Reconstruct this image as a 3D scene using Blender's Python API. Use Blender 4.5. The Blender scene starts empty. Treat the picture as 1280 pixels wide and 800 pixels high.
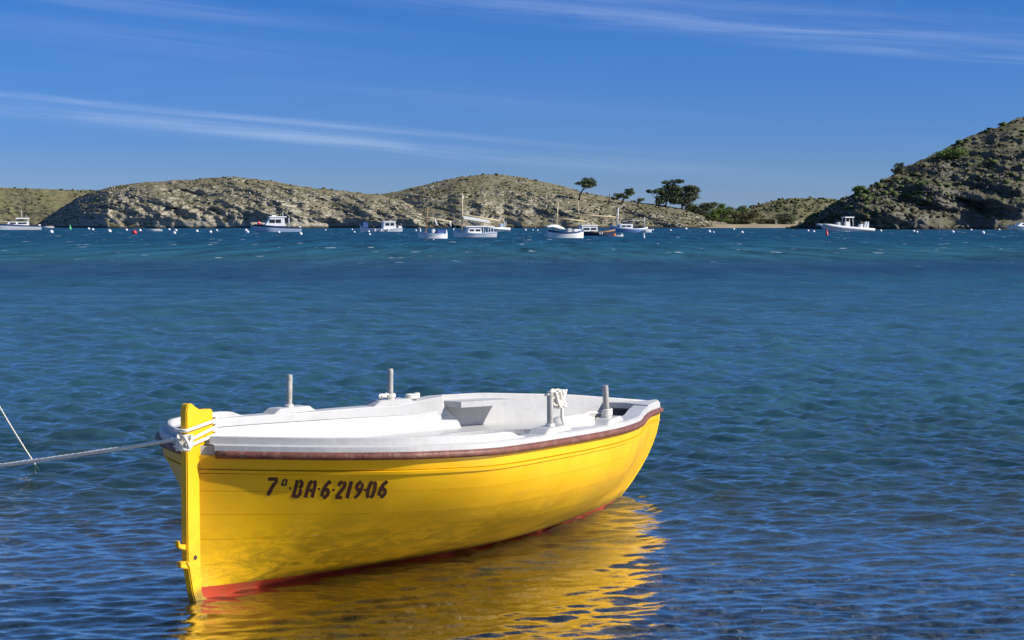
import bpy, bmesh, math, random
import numpy as np
from mathutils import Vector, Matrix

random.seed(7)
rng = np.random.default_rng(7)
scn = bpy.context.scene
COL = scn.collection

# ------------------------------------------------------------------ camera
FPX, HZ, CAMH = 2375.5, 278.0, 1.75          # focal length in photo pixels, horizon row, eye height
PITCH = math.atan((400 - HZ) / FPX)
cam_d = bpy.data.cameras.new('camera')
cam = bpy.data.objects.new('camera', cam_d)
COL.objects.link(cam)
cam.location = (0, 0, CAMH)
cam.rotation_euler = (math.pi / 2 - PITCH, 0, 0)
cam_d.sensor_width = 36.0
cam_d.lens = 36.0 * FPX / 1280.0
cam_d.clip_start = 0.1
cam_d.clip_end = 20000
scn.camera = cam

# ------------------------------------------------------------------ sun and sky
SUN_AZ = math.radians(-11)      # measured from +X, anticlockwise: the sun is to the right, a little behind
SUN_EL = math.radians(32)
sd = Vector((math.cos(SUN_EL) * math.cos(SUN_AZ), math.cos(SUN_EL) * math.sin(SUN_AZ), math.sin(SUN_EL)))
sun_d = bpy.data.lights.new('sun', 'SUN')
sun_d.energy = 4.6
sun_d.angle = math.radians(0.53)
sun_d.color = (1.0, 0.945, 0.86)
sun = bpy.data.objects.new('sun', sun_d)
COL.objects.link(sun)
sun.location = (60, -20, 60)
sun.rotation_euler = sd.to_track_quat('Z', 'Y').to_euler()

world = bpy.data.worlds.new('World')
scn.world = world
world.use_nodes = True
wn = world.node_tree.nodes
wl_ = world.node_tree.links
wn.clear()


def N(tree, kind, **kw):
    n = tree.nodes.new(kind)
    for k, v in kw.items():
        setattr(n, k, v)
    return n


def math_node(tree, op, a, b=None, clamp=False):
    n = tree.nodes.new('ShaderNodeMath')
    n.operation = op
    n.use_clamp = clamp
    for i, v in enumerate((a, b)):
        if v is None:
            continue
        if isinstance(v, (int, float)):
            n.inputs[i].default_value = v
        else:
            tree.links.new(v, n.inputs[i])
    return n.outputs[0]


def ramp_node(tree, fac, stops, interp='LINEAR'):
    n = tree.nodes.new('ShaderNodeValToRGB')
    n.color_ramp.interpolation = interp
    els = n.color_ramp.elements
    while len(els) < len(stops):
        els.new(0.5)
    for e, (p, c) in zip(els, stops):
        e.position = p
        e.color = (c[0], c[1], c[2], 1) if not isinstance(c, (int, float)) else (c, c, c, 1)
    tree.links.new(fac, n.inputs[0])
    return n.outputs[0]


def mix_rgb(tree, fac, a, b, blend='MIX'):
    n = tree.nodes.new('ShaderNodeMix')
    n.data_type = 'RGBA'
    n.blend_type = blend
    for sock, v in ((n.inputs[0], fac), (n.inputs[6], a), (n.inputs[7], b)):
        if isinstance(v, (int, float)):
            sock.default_value = v
        elif isinstance(v, tuple):
            sock.default_value = (v[0], v[1], v[2], 1)
        else:
            tree.links.new(v, sock)
    return n.outputs[2]


wt = world.node_tree
sky = N(wt, 'ShaderNodeTexSky', sky_type='NISHITA')
sky.sun_disc = False
sky.sun_elevation = SUN_EL
sky.sun_rotation = math.pi / 2 - SUN_AZ
sky.altitude = 0
sky.air_density = 1.0
sky.dust_density = 0.0
sky.ozone_density = 3.0
geo = N(wt, 'ShaderNodeNewGeometry')
sep = N(wt, 'ShaderNodeSeparateXYZ')
tc = N(wt, 'ShaderNodeTexCoord')
wl_.new(tc.outputs['Generated'], sep.inputs[0])
elev = math_node(wt, 'ARCSINE', sep.outputs[2])                      # radians above the horizon
azim = math_node(wt, 'ARCTAN2', sep.outputs[0], sep.outputs[1])      # 0 straight over the bay
# a clear polarised blue: the sky deepens quickly above the horizon
tint = ramp_node(wt, math_node(wt, 'DIVIDE', elev, 0.6, True), [(0.0, (0.325, 0.475, 0.97)), (0.07, (0.20, 0.395, 0.94)),
                                                        (0.20, (0.130, 0.355, 0.86)), (0.45, (0.29, 0.46, 0.77)), (1.0, (0.65, 0.80, 1.0))])
skyc = mix_rgb(wt, 1.0, sky.outputs[0], tint, 'MULTIPLY')
# thin cirrus drawn out in long streaks, slightly tilted
v1 = math_node(wt, 'ADD', elev, math_node(wt, 'MULTIPLY', azim, 0.085))
comb = N(wt, 'ShaderNodeCombineXYZ')
wl_.new(math_node(wt, 'MULTIPLY', azim, 7.0), comb.inputs[0])
wl_.new(math_node(wt, 'MULTIPLY', v1, 150.0), comb.inputs[1])
nz1 = N(wt, 'ShaderNodeTexNoise')
nz1.inputs['Scale'].default_value = 1.0
nz1.inputs['Detail'].default_value = 7
nz1.inputs['Roughness'].default_value = 0.62
nz1.inputs['Distortion'].default_value = 0.7
wl_.new(comb.outputs[0], nz1.inputs['Vector'])
comb2 = N(wt, 'ShaderNodeCombineXYZ')
wl_.new(math_node(wt, 'MULTIPLY', azim, 5.0), comb2.inputs[0])
wl_.new(math_node(wt, 'MULTIPLY', v1, 26.0), comb2.inputs[1])
comb2.inputs[2].default_value = 4.6
nz2 = N(wt, 'ShaderNodeTexNoise')
nz2.inputs['Scale'].default_value = 1.0
nz2.inputs['Detail'].default_value = 2
wl_.new(comb2.outputs[0], nz2.inputs['Vector'])


def streak(v0, width, a0, aw):
    """a cirrus band: gaussian in tilted elevation, soft in azimuth"""
    d = math_node(wt, 'DIVIDE', math_node(wt, 'SUBTRACT', v1, v0), width)
    g = math_node(wt, 'EXPONENT', math_node(wt, 'MULTIPLY', math_node(wt, 'MULTIPLY', d, d), -1.0))
    e = math_node(wt, 'DIVIDE', math_node(wt, 'SUBTRACT', azim, a0), aw)
    ge = math_node(wt, 'EXPONENT', math_node(wt, 'MULTIPLY', math_node(wt, 'MULTIPLY', e, e), -1.0))
    return math_node(wt, 'MULTIPLY', g, ge)


fil = ramp_node(wt, nz1.outputs[0], [(0.36, 0.0), (0.70, 1.0)])
bands = [(0.0350, 0.0038, -0.12, 0.19, 1.0), (0.0425, 0.0019, -0.15, 0.16, 0.8), (0.1125, 0.0055, 0.11, 0.18, 0.85),
         (0.0945, 0.0038, -0.20, 0.10, 0.6), (0.121, 0.006, 0.0, 0.25, 0.5), (0.104, 0.0030, 0.22, 0.08, 0.7), (0.077, 0.008, -0.2, 0.12, 0.28), (0.062, 0.006, -0.02, 0.15, 0.15)]
tot = None
for v0, w_, a0, aw, g_ in bands:
    s_ = math_node(wt, 'MULTIPLY', streak(v0, w_, a0, aw), g_)
    tot = s_ if tot is None else math_node(wt, 'MAXIMUM', tot, s_)
bg_c = math_node(wt, 'MULTIPLY', ramp_node(wt, nz2.outputs[0], [(0.5, 0.0), (0.8, 1.0)]), 0.22)
hi = ramp_node(wt, math_node(wt, 'DIVIDE', elev, 0.3, True), [(0.05, 0.0), (0.35, 1.0)])
bg_c = math_node(wt, 'MULTIPLY', bg_c, hi)
cl = math_node(wt, 'MULTIPLY', math_node(wt, 'ADD', math_node(wt, 'MULTIPLY', fil, 0.85), 0.15), math_node(wt, 'MAXIMUM', tot, bg_c), True)
cl = math_node(wt, 'MULTIPLY', cl, 0.36)
skyf = mix_rgb(wt, cl, skyc, (6.2, 7.2, 9.2))
bg = N(wt, 'ShaderNodeBackground')
bg.inputs[1].default_value = 0.084
wl_.new(skyf, bg.inputs[0])
wo = N(wt, 'ShaderNodeOutputWorld')
wl_.new(bg.outputs[0], wo.inputs[0])

scn.view_settings.view_transform = 'Standard'
scn.view_settings.look = 'None'
scn.view_settings.exposure = 0.45
scn.view_settings.gamma = 1.0
scn.cycles.use_denoising = True
scn.cycles.max_bounces = 8
scn.cycles.transparent_max_bounces = 12
scn.cycles.sample_clamp_indirect = 6.0


# ------------------------------------------------------------------ helpers
def px_ray(px, py):
    c, s = math.cos(PITCH), math.sin(PITCH)
    X = (px - 640) / FPX
    V = (400 - py) / FPX
    return Vector((X, c + V * s, -s + V * c))


def at_depth(px, py, Y):
    d = px_ray(px, py)
    t = Y / d.y
    return Vector((d.x * t, Y, CAMH + d.z * t))


def at_height(px, py, z=0.0):
    d = px_ray(px, py)
    t = (z - CAMH) / d.z
    return Vector((d.x * t, d.y * t, z))


def material(name):
    m = bpy.data.materials.new(name)
    m.use_nodes = True
    m.node_tree.nodes.clear()
    out = m.node_tree.nodes.new('ShaderNodeOutputMaterial')
    return m, m.node_tree, out


def paint(name, col, rough=0.45, var=0.12, scale=6.0, bump=0.0, bscale=40.0, dirt=None, dirt_amt=0.0, dirt_scale=4.0, spec=0.5, metallic=0.0, coords='Object'):
    m, t, out = material(name)
    p = t.nodes.new('ShaderNodeBsdfPrincipled')
    tcn = t.nodes.new('ShaderNodeTexCoord')
    n = t.nodes.new('ShaderNodeTexNoise')
    n.inputs['Scale'].default_value = scale
    n.inputs['Detail'].default_value = 6
    n.inputs['Roughness'].default_value = 0.6
    t.links.new(tcn.outputs[coords], n.inputs['Vector'])
    lo = tuple(c * (1 - var) for c in col)
    hi_ = tuple(min(1, c * (1 + var)) for c in col)
    c = ramp_node(t, n.outputs[0], [(0.3, lo), (0.7, hi_)])
    if dirt:
        n2 = t.nodes.new('ShaderNodeTexNoise')
        n2.inputs['Scale'].default_value = dirt_scale
        n2.inputs['Detail'].default_value = 8
        n2.inputs['Roughness'].default_value = 0.7
        t.links.new(tcn.outputs[coords], n2.inputs['Vector'])
        f = ramp_node(t, n2.outputs[0], [(0.5, 0.0), (0.78, dirt_amt)])
        c = mix_rgb(t, f, c, dirt)
    t.links.new(c, p.inputs['Base Color'])
    p.inputs['Roughness'].default_value = rough
    p.inputs['Metallic'].default_value = metallic
    p.inputs['Specular IOR Level'].default_value = spec
    if bump:
        n3 = t.nodes.new('ShaderNodeTexNoise')
        n3.inputs['Scale'].default_value = bscale
        n3.inputs['Detail'].default_value = 5
        t.links.new(tcn.outputs[coords], n3.inputs['Vector'])
        b = t.nodes.new('ShaderNodeBump')
        b.inputs['Strength'].default_value = bump
        b.inputs['Distance'].default_value = 0.01
        t.links.new(n3.outputs[0], b.inputs['Height'])
        t.links.new(b.outputs[0], p.inputs['Normal'])
    t.links.new(p.outputs[0], out.inputs[0])
    return m


def add_obj(name, mesh, mat, parent=None, smooth=False):
    if mat is not None:
        mesh.materials.append(mat)
    o = bpy.data.objects.new(name, mesh)
    COL.objects.link(o)
    if parent is not None:
        o.parent = parent
    if smooth:
        mesh.polygons.foreach_set('use_smooth', [True] * len(mesh.polygons))
    return o


def from_lists(name, v, f, mat, parent=None, smooth=False):
    me = bpy.data.meshes.new(name)
    me.from_pydata([tuple(q) for q in v], [], f)
    me.update()
    return add_obj(name, me, mat, parent, smooth)


def empty(name, loc=(0, 0, 0), rz=0.0):
    o = bpy.data.objects.new(name, None)
    COL.objects.link(o)
    o.location = loc
    o.rotation_euler = (0, 0, rz)
    o.empty_display_size = 0.2
    return o


def tag(o, label=None, cat=None, group=None, kind=None):
    if label:
        o['label'] = label
    if cat:
        o['category'] = cat
    if group:
        o['group'] = group
    if kind:
        o['kind'] = kind
    return o


class MB:
    """collects simple shapes into one mesh"""
    def __init__(self):
        self.v, self.f = [], []

    def add(self, v, f):
        k = len(self.v)
        self.v += [tuple(q) for q in v]
        self.f += [tuple(i + k for i in q) for q in f]
        return self

    def box(self, c, s, M=None):
        x, y, z = (q / 2 for q in s)
        v = [Vector((a * x, b * y, d * z)) for a in (-1, 1) for b in (-1, 1) for d in (-1, 1)]
        if M is not None:
            v = [M @ q for q in v]
        v = [q + Vector(c) for q in v]
        return self.add(v, [(0, 1, 3, 2), (4, 6, 7, 5), (0, 4, 5, 1), (2, 3, 7, 6), (0, 2, 6, 4), (1, 5, 7, 3)])

    def tube(self, pts, r, n=8, cap=True):
        pts = [Vector(p) for p in pts]
        if not isinstance(r, (list, tuple)):
            r = [r] * len(pts)
        rings = []
        ref = Vector((0.13, 0.27, 0.95)).normalized()
        prev = None
        for i, p in enumerate(pts):
            d = (pts[min(i + 1, len(pts) - 1)] - pts[max(i - 1, 0)])
            d = d.normalized() if d.length > 1e-9 else Vector((0, 0, 1))
            if prev is None:
                a = d.cross(ref)
                if a.length < 0.05:
                    a = d.cross(Vector((1, 0, 0)))
            else:
                a = prev - d * prev.dot(d)
            a.normalize()
            prev = a
            b = d.cross(a)
            rings.append([p + (a * math.cos(q) + b * math.sin(q)) * r[i] for q in [2 * math.pi * k / n for k in range(n)]])
        v = [q for g in rings for q in g]
        f = []
        for i in range(len(rings) - 1):
            for k in range(n):
                k2 = (k + 1) % n
                f.append((i * n + k, i * n + k2, (i + 1) * n + k2, (i + 1) * n + k))
        if cap:
            f.append(tuple(range(n - 1, -1, -1)))
            f.append(tuple((len(rings) - 1) * n + k for k in range(n)))
        return self.add(v, f)

    def grid(self, rows, close=False):
        """rows: list of equally long point lists"""
        m = len(rows[0])
        v = [q for r in rows for q in r]
        f = []
        for i in range(len(rows) - 1):
            for k in range(m - 1 + (1 if close else 0)):
                k2 = (k + 1) % m
                f.append((i * m + k, i * m + k2, (i + 1) * m + k2, (i + 1) * m + k))
        return self.add(v, f)

    def prism(self, poly, axis_a, axis_b, off0, off1, origin=(0, 0, 0)):
        """extrude polygon given in (a,b) plane along a x b"""
        A, B = Vector(axis_a), Vector(axis_b)
        Cc = A.cross(B).normalized()
        O = Vector(origin)
        n = len(poly)
        v = [O + A * a + B * b + Cc * off0 for a, b in poly] + [O + A * a + B * b + Cc * off1 for a, b in poly]
        f = [tuple(range(n - 1, -1, -1)), tuple(range(n, 2 * n))] + [(i, (i + 1) % n, n + (i + 1) % n, n + i) for i in range(n)]
        return self.add(v, f)

    def build(self, name, mat, parent=None, smooth=False, fix=True, bevel=0.0):
        me = bpy.data.meshes.new(name)
        me.from_pydata(self.v, [], self.f)
        if fix or bevel:
            bm = bmesh.new()
            bm.from_mesh(me)
            if bevel:
                bmesh.ops.remove_doubles(bm, verts=bm.verts, dist=1e-5)
            if fix:
                bmesh.ops.recalc_face_normals(bm, faces=bm.faces)
            if bevel:
                es = [e for e in bm.edges if len(e.link_faces) == 2 and e.calc_face_angle(0) > 0.5]
                bmesh.ops.bevel(bm, geom=es, offset=bevel, segments=2, affect='EDGES', clamp_overlap=True)
            bm.to_mesh(me)
            bm.free()
        me.update()
        return add_obj(name, me, mat, parent, smooth)


# numpy value noise ---------------------------------------------------
def _hash(ix, iy, seed):
    h = (ix.astype(np.int64) * 374761393 + iy.astype(np.int64) * 668265263 + seed * 982451653) & 0xFFFFFFFF
    h = ((h ^ (h >> 13)) * 1274126177) & 0xFFFFFFFF
    h = h ^ (h >> 16)
    return (h & 0xFFFFFF) / float(0xFFFFFF)


def vnoise(x, y, seed=0):
    ix, iy = np.floor(x), np.floor(y)
    fx, fy = x - ix, y - iy
    fx = fx * fx * (3 - 2 * fx)
    fy = fy * fy * (3 - 2 * fy)
    a = _hash(ix, iy, seed)
    b = _hash(ix + 1, iy, seed)
    c = _hash(ix, iy + 1, seed)
    d = _hash(ix + 1, iy + 1, seed)
    return (a + (b - a) * fx) * (1 - fy) + (c + (d - c) * fx) * fy


def fbm(x, y, oct=5, seed=0, gain=0.5, ridged=False):
    s, a, tot_ = 0.0, 1.0, 0.0
    for o in range(oct):
        n = vnoise(x, y, seed + o * 17)
        if ridged:
            n = 1 - np.abs(2 * n - 1)
        s = s + a * n
        tot_ += a
        a *= gain
        x = x * 2.03 + 13.7
        y = y * 2.03 + 7.1
    return s / tot_


def cells(x, y, seed=0):
    """worley F1 distance and cell id value: broken rock"""
    ix, iy = np.floor(x), np.floor(y)
    best = np.full(x.shape, 9.0)
    val = np.zeros(x.shape)
    for dx in (-1, 0, 1):
        for dy in (-1, 0, 1):
            cx, cy = ix + dx, iy + dy
            px = cx + _hash(cx, cy, seed)
            py = cy + _hash(cx, cy, seed + 5)
            d = (px - x) ** 2 + (py - y) ** 2
            m_ = d < best
            best = np.where(m_, d, best)
            val = np.where(m_, _hash(cx, cy, seed + 9), val)
    return np.sqrt(best), val


def pchip(xk, yk, x):
    xk = np.asarray(xk, float)
    yk = np.asarray(yk, float)
    x = np.asarray(x, float)
    h = np.diff(xk)
    d = np.diff(yk) / h
    m = np.zeros_like(yk)
    for i in range(1, len(xk) - 1):
        m[i] = 0 if d[i - 1] * d[i] <= 0 else 2 * d[i - 1] * d[i] / (d[i - 1] + d[i])
    m[0] = d[0]
    m[-1] = d[-1]
    i = np.clip(np.searchsorted(xk, x) - 1, 0, len(xk) - 2)
    t = (x - xk[i]) / h[i]
    return (1 + 2 * t) * (1 - t) ** 2 * yk[i] + t * (1 - t) ** 2 * h[i] * m[i] + t * t * (3 - 2 * t) * yk[i + 1] + t * t * (t - 1) * h[i] * m[i + 1]


# ------------------------------------------------------------------ seabed and beach under the camera
def mat_seabed():
    m, t, out = material('pebbly_seabed')
    p = t.nodes.new('ShaderNodeBsdfPrincipled')
    g = t.nodes.new('ShaderNodeNewGeometry')
    n1 = t.nodes.new('ShaderNodeTexVoronoi')
    n1.inputs['Scale'].default_value = 17
    n2 = t.nodes.new('ShaderNodeTexNoise')
    n2.inputs['Scale'].default_value = 1.3
    n2.inputs['Detail'].default_value = 5
    n4 = t.nodes.new('ShaderNodeTexVoronoi')
    n4.inputs['Scale'].default_value = 36
    for n in (n1, n2, n4):
        t.links.new(g.outputs['Position'], n.inputs['Vector'])
    sp = t.nodes.new('ShaderNodeSeparateColor')
    t.links.new(n1.outputs['Color'], sp.inputs[0])
    c = ramp_node(t, sp.outputs[0], [(0.0, (0.03, 0.027, 0.018)), (0.5, (0.40, 0.36, 0.24)), (0.85, (0.62, 0.57, 0.43)), (1.0, (0.75, 0.72, 0.62))])
    sp4 = t.nodes.new('ShaderNodeSeparateColor')
    t.links.new(n4.outputs['Color'], sp4.inputs[0])
    c4 = ramp_node(t, sp4.outputs[1], [(0.0, (0.10, 0.09, 0.06)), (0.8, (0.46, 0.42, 0.30)), (0.9, (0.9, 0.87, 0.8))])  # pale pebbles; the brightest specks also put water sparkle into the colour
    c = mix_rgb(t, 0.55, c, c4)
    sand = mix_rgb(t, ramp_node(t, n2.outputs[0], [(0.5, 0.0), (0.68, 0.7)]), c, (0.46, 0.40, 0.27))
    t.links.new(sand, p.inputs['Base Color'])
    p.inputs['Roughness'].default_value = 0.9
    b = t.nodes.new('ShaderNodeBump')
    b.inputs['Strength'].default_value = 0.7
    b.inputs['Distance'].default_value = 0.03
    t.links.new(n1.outputs['Distance'], b.inputs['Height'])
    t.links.new(b.outputs[0], p.inputs['Normal'])
    t.links.new(p.outputs[0], out.inputs[0])
    return m


def bed_z(x, y):
    z = np.interp(y, [-60, -10, 0, 4, 8, 14, 30, 80, 200], [4, 1.1, 0.28, 0.0, -0.26, -0.62, -1.7, -4.5, -8])
    return z


ys = np.concatenate([np.linspace(-60, 0, 20), np.linspace(0.5, 20, 60), np.linspace(22, 120, 30), np.linspace(130, 900, 20)])
xs = np.concatenate([np.linspace(-900, -20, 30), np.linspace(-18, 18, 70), np.linspace(20, 900, 30)])
X, Y = np.meshgrid(xs, ys)
Z = bed_z(X, Y) + (fbm(X * 0.6, Y * 0.6, 4, 3) - 0.5) * 0.12 * (np.abs(X) < 30)
mb = MB()
mb.grid([[(X[i, j], Y[i, j], Z[i, j]) for j in range(X.shape[1])] for i in range(X.shape[0])])
tag(mb.build('seabed', mat_seabed(), smooth=True, fix=False), kind='structure')


# pebbles lying on the bed in the shallows
def mat_pebble():
    m, t, out = material('pebbles')
    pr = t.nodes.new('ShaderNodeBsdfPrincipled')
    g = t.nodes.new('ShaderNodeNewGeometry')
    v = t.nodes.new('ShaderNodeTexVoronoi')
    v.inputs['Scale'].default_value = 9
    t.links.new(g.outputs['Position'], v.inputs['Vector'])
    sp = t.nodes.new('ShaderNodeSeparateColor')
    t.links.new(v.outputs['Color'], sp.inputs[0])
    c = ramp_node(t, sp.outputs[0], [(0.0, (0.05, 0.045, 0.035)), (0.4, (0.16, 0.14, 0.09)), (0.7, (0.34, 0.30, 0.21)), (0.85, (0.62, 0.58, 0.46)), (1.0, (0.88, 0.86, 0.80))])
    t.links.new(c, pr.inputs['Base Color'])
    pr.inputs['Roughness'].default_value = 0.8
    t.links.new(pr.outputs[0], out.inputs[0])
    return m


PEBBLE_XY = (rng.uniform(-4.0, 4.5, 7000), 6.8 + 5.2 * rng.random(7000) ** 1.3)


# ------------------------------------------------------------------ sea
def mat_water():
    m, t, out = material('sea_water')
    g = t.nodes.new('ShaderNodeNewGeometry')
    sepn = t.nodes.new('ShaderNodeSeparateXYZ')
    t.links.new(g.outputs['Position'], sepn.inputs[0])
    y = sepn.outputs[1]

    def noise(scale, sx, sy, detail=3, dist=0.0, rough=0.55):
        mp = t.nodes.new('ShaderNodeMapping')
        mp.inputs['Scale'].default_value = (sx, sy, 1)
        mp.inputs['Rotation'].default_value = (0, 0, 0.12)
        t.links.new(g.outputs['Position'], mp.inputs['Vector'])
        n = t.nodes.new('ShaderNodeTexNoise')
        n.inputs['Scale'].default_value = scale
        n.inputs['Detail'].default_value = detail
        n.inputs['Roughness'].default_value = rough
        n.inputs['Distortion'].default_value = dist
        t.links.new(mp.outputs[0], n.inputs['Vector'])
        return n.outputs[0]

    # ripples: fine ones near the shore, chop further out
    b1 = t.nodes.new('ShaderNodeBump')
    b1.inputs['Distance'].default_value = 1.0
    t.links.new(math_node(t, 'MULTIPLY', noise(9.0, 0.45, 1.0, 4, 0.5, 0.6), 0.024), b1.inputs['Height'])
    s1 = ramp_node(t, math_node(t, 'DIVIDE', y, 40.0, True), [(0.2, 0.28), (0.30, 0.34), (0.42, 0.62), (0.9, 0.7)])
    t.links.new(s1, b1.inputs['Strength'])
    b2 = t.nodes.new('ShaderNodeBump')
    b2.inputs['Distance'].default_value = 1.0
    t.links.new(math_node(t, 'MULTIPLY', noise(2.3, 0.55, 1.0, 5, 0.3, 0.6), 0.115), b2.inputs['Height'])
    s2 = ramp_node(t, math_node(t, 'DIVIDE', y, 120.0, True), [(0.12, 0.0), (0.3, 0.8), (1.0, 0.95)])
    t.links.new(s2, b2.inputs['Strength'])
    t.links.new(b1.outputs[0], b2.inputs['Normal'])
    nrm = b2.outputs[0]

    fr = t.nodes.new('ShaderNodeFresnel')
    fr.inputs['IOR'].default_value = 1.5
    t.links.new(nrm, fr.inputs['Normal'])
    mult = math_node(t, 'MULTIPLY', ramp_node(t, math_node(t, 'DIVIDE', y, 30.0, True), [(0.275, 0.80), (0.31, 1.0), (0.38, 0.78), (0.5, 0.70)]), 2.3)
    frc = math_node(t, 'MINIMUM', math_node(t, 'MULTIPLY', fr.outputs[0], mult), ramp_node(t, math_node(t, 'DIVIDE', y, 200.0, True), [(0.05, 0.92), (0.1, 0.75), (0.15, 0.6), (0.3, 0.26), (0.5, 0.13), (1.0, 0.09)]))
    gl = t.nodes.new('ShaderNodeBsdfGlossy')
    gl.inputs['Color'].default_value = (1.0, 0.98, 0.92, 1)
    t.links.new(ramp_node(t, math_node(t, 'DIVIDE', y, 300.0, True), [(0.02, 0.015), (0.1, 0.05), (0.4, 0.18), (1.0, 0.25)]), gl.inputs['Roughness'])
    t.links.new(nrm, gl.inputs['Normal'])

    # water body: suspended matter and depth hide the bed further out
    tr = t.nodes.new('ShaderNodeBsdfTransparent')
    tr.inputs['Color'].default_value = (0.95, 0.97, 0.93, 1)
    df = t.nodes.new('ShaderNodeBsdfDiffuse')
    big = noise(0.045, 0.4, 1.0, 3, 0.6)
    near_c = mix_rgb(t, ramp_node(t, big, [(0.35, 0.0), (0.65, 1.0)]), (0.022, 0.086, 0.118), (0.028, 0.094, 0.116))
    # sand and seagrass under deeper water
    yw = math_node(t, 'ADD', y, math_node(t, 'MULTIPLY', math_node(t, 'SUBTRACT', noise(0.03, 0.8, 1.0, 4, 0.6), 0.5), 45.0))
    yw = math_node(t, 'SUBTRACT', yw, math_node(t, 'MULTIPLY', sepn.outputs[0], 0.25))
    far_c = ramp_node(t, math_node(t, 'DIVIDE', yw, 300.0, True), [(0.12, (0.022, 0.086, 0.120)), (0.18, (0.016, 0.076, 0.122)), (0.22, (0.014, 0.052, 0.105)), (0.28, (0.016, 0.060, 0.105)),
                                                                     (0.33, (0.020, 0.086, 0.120)), (0.45, (0.012, 0.078, 0.128)), (0.62, (0.006, 0.055, 0.112)), (1.0, (0.005, 0.055, 0.115))])
    body = mix_rgb(t, ramp_node(t, math_node(t, 'DIVIDE', y, 120.0, True), [(0.12, 0.0), (0.4, 1.0)]), near_c, far_c)
    tex = noise(1.0, 0.8, 0.22, 4, 0.4, 0.65)  # light and dark of wave groups put into the body colour, tex2 further out
    body = mix_rgb(t, 1.0, body, ramp_node(t, tex, [(0.3, 0.78), (0.7, 1.22)]), 'MULTIPLY')
    tex2 = noise(1.0, 0.5, 0.045, 4, 0.3, 0.7)
    tex2 = mix_rgb(t, ramp_node(t, math_node(t, 'DIVIDE', y, 200.0, True), [(0.25, 0.0), (0.5, 1.0)]), (1.0, 1.0, 1.0), ramp_node(t, tex2, [(0.32, 0.45), (0.68, 1.6)]))
    body = mix_rgb(t, 1.0, body, tex2, 'MULTIPLY')
    # small breaking crests far out
    fo = noise(1.0, 0.8, 0.16, 3, 0.1, 0.5)
    fo2 = noise(0.06, 0.6, 1.0, 2)
    fm = math_node(t, 'MULTIPLY', ramp_node(t, fo, [(0.665, 0.0), (0.70, 1.0)]), ramp_node(t, fo2, [(0.42, 0.0), (0.6, 1.0)]))
    fm = math_node(t, 'MULTIPLY', fm, ramp_node(t, math_node(t, 'DIVIDE', y, 200.0, True), [(0.35, 0.0), (0.6, 1.0)]))
    body = mix_rgb(t, fm, body, (0.75, 0.8, 0.82))
    t.links.new(body, df.inputs['Color'])
    mx = t.nodes.new('ShaderNodeMixShader')
    t.links.new(ramp_node(t, math_node(t, 'DIVIDE', y, 30.0, True), [(0.0, 0.02), (0.30, 0.025), (0.38, 0.22), (0.50, 0.6), (0.75, 1.0)]), mx.inputs[0])
    t.links.new(tr.outputs[0], mx.inputs[1])
    t.links.new(df.outputs[0], mx.inputs[2])
    mx2 = t.nodes.new('ShaderNodeMixShader')
    t.links.new(math_node(t, 'MULTIPLY', frc, math_node(t, 'SUBTRACT', 1.0, fm)), mx2.inputs[0])
    t.links.new(mx.outputs[0], mx2.inputs[1])
    t.links.new(gl.outputs[0], mx2.inputs[2])
    t.links.new(mx2.outputs[0], out.inputs[0])
    return m


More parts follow.
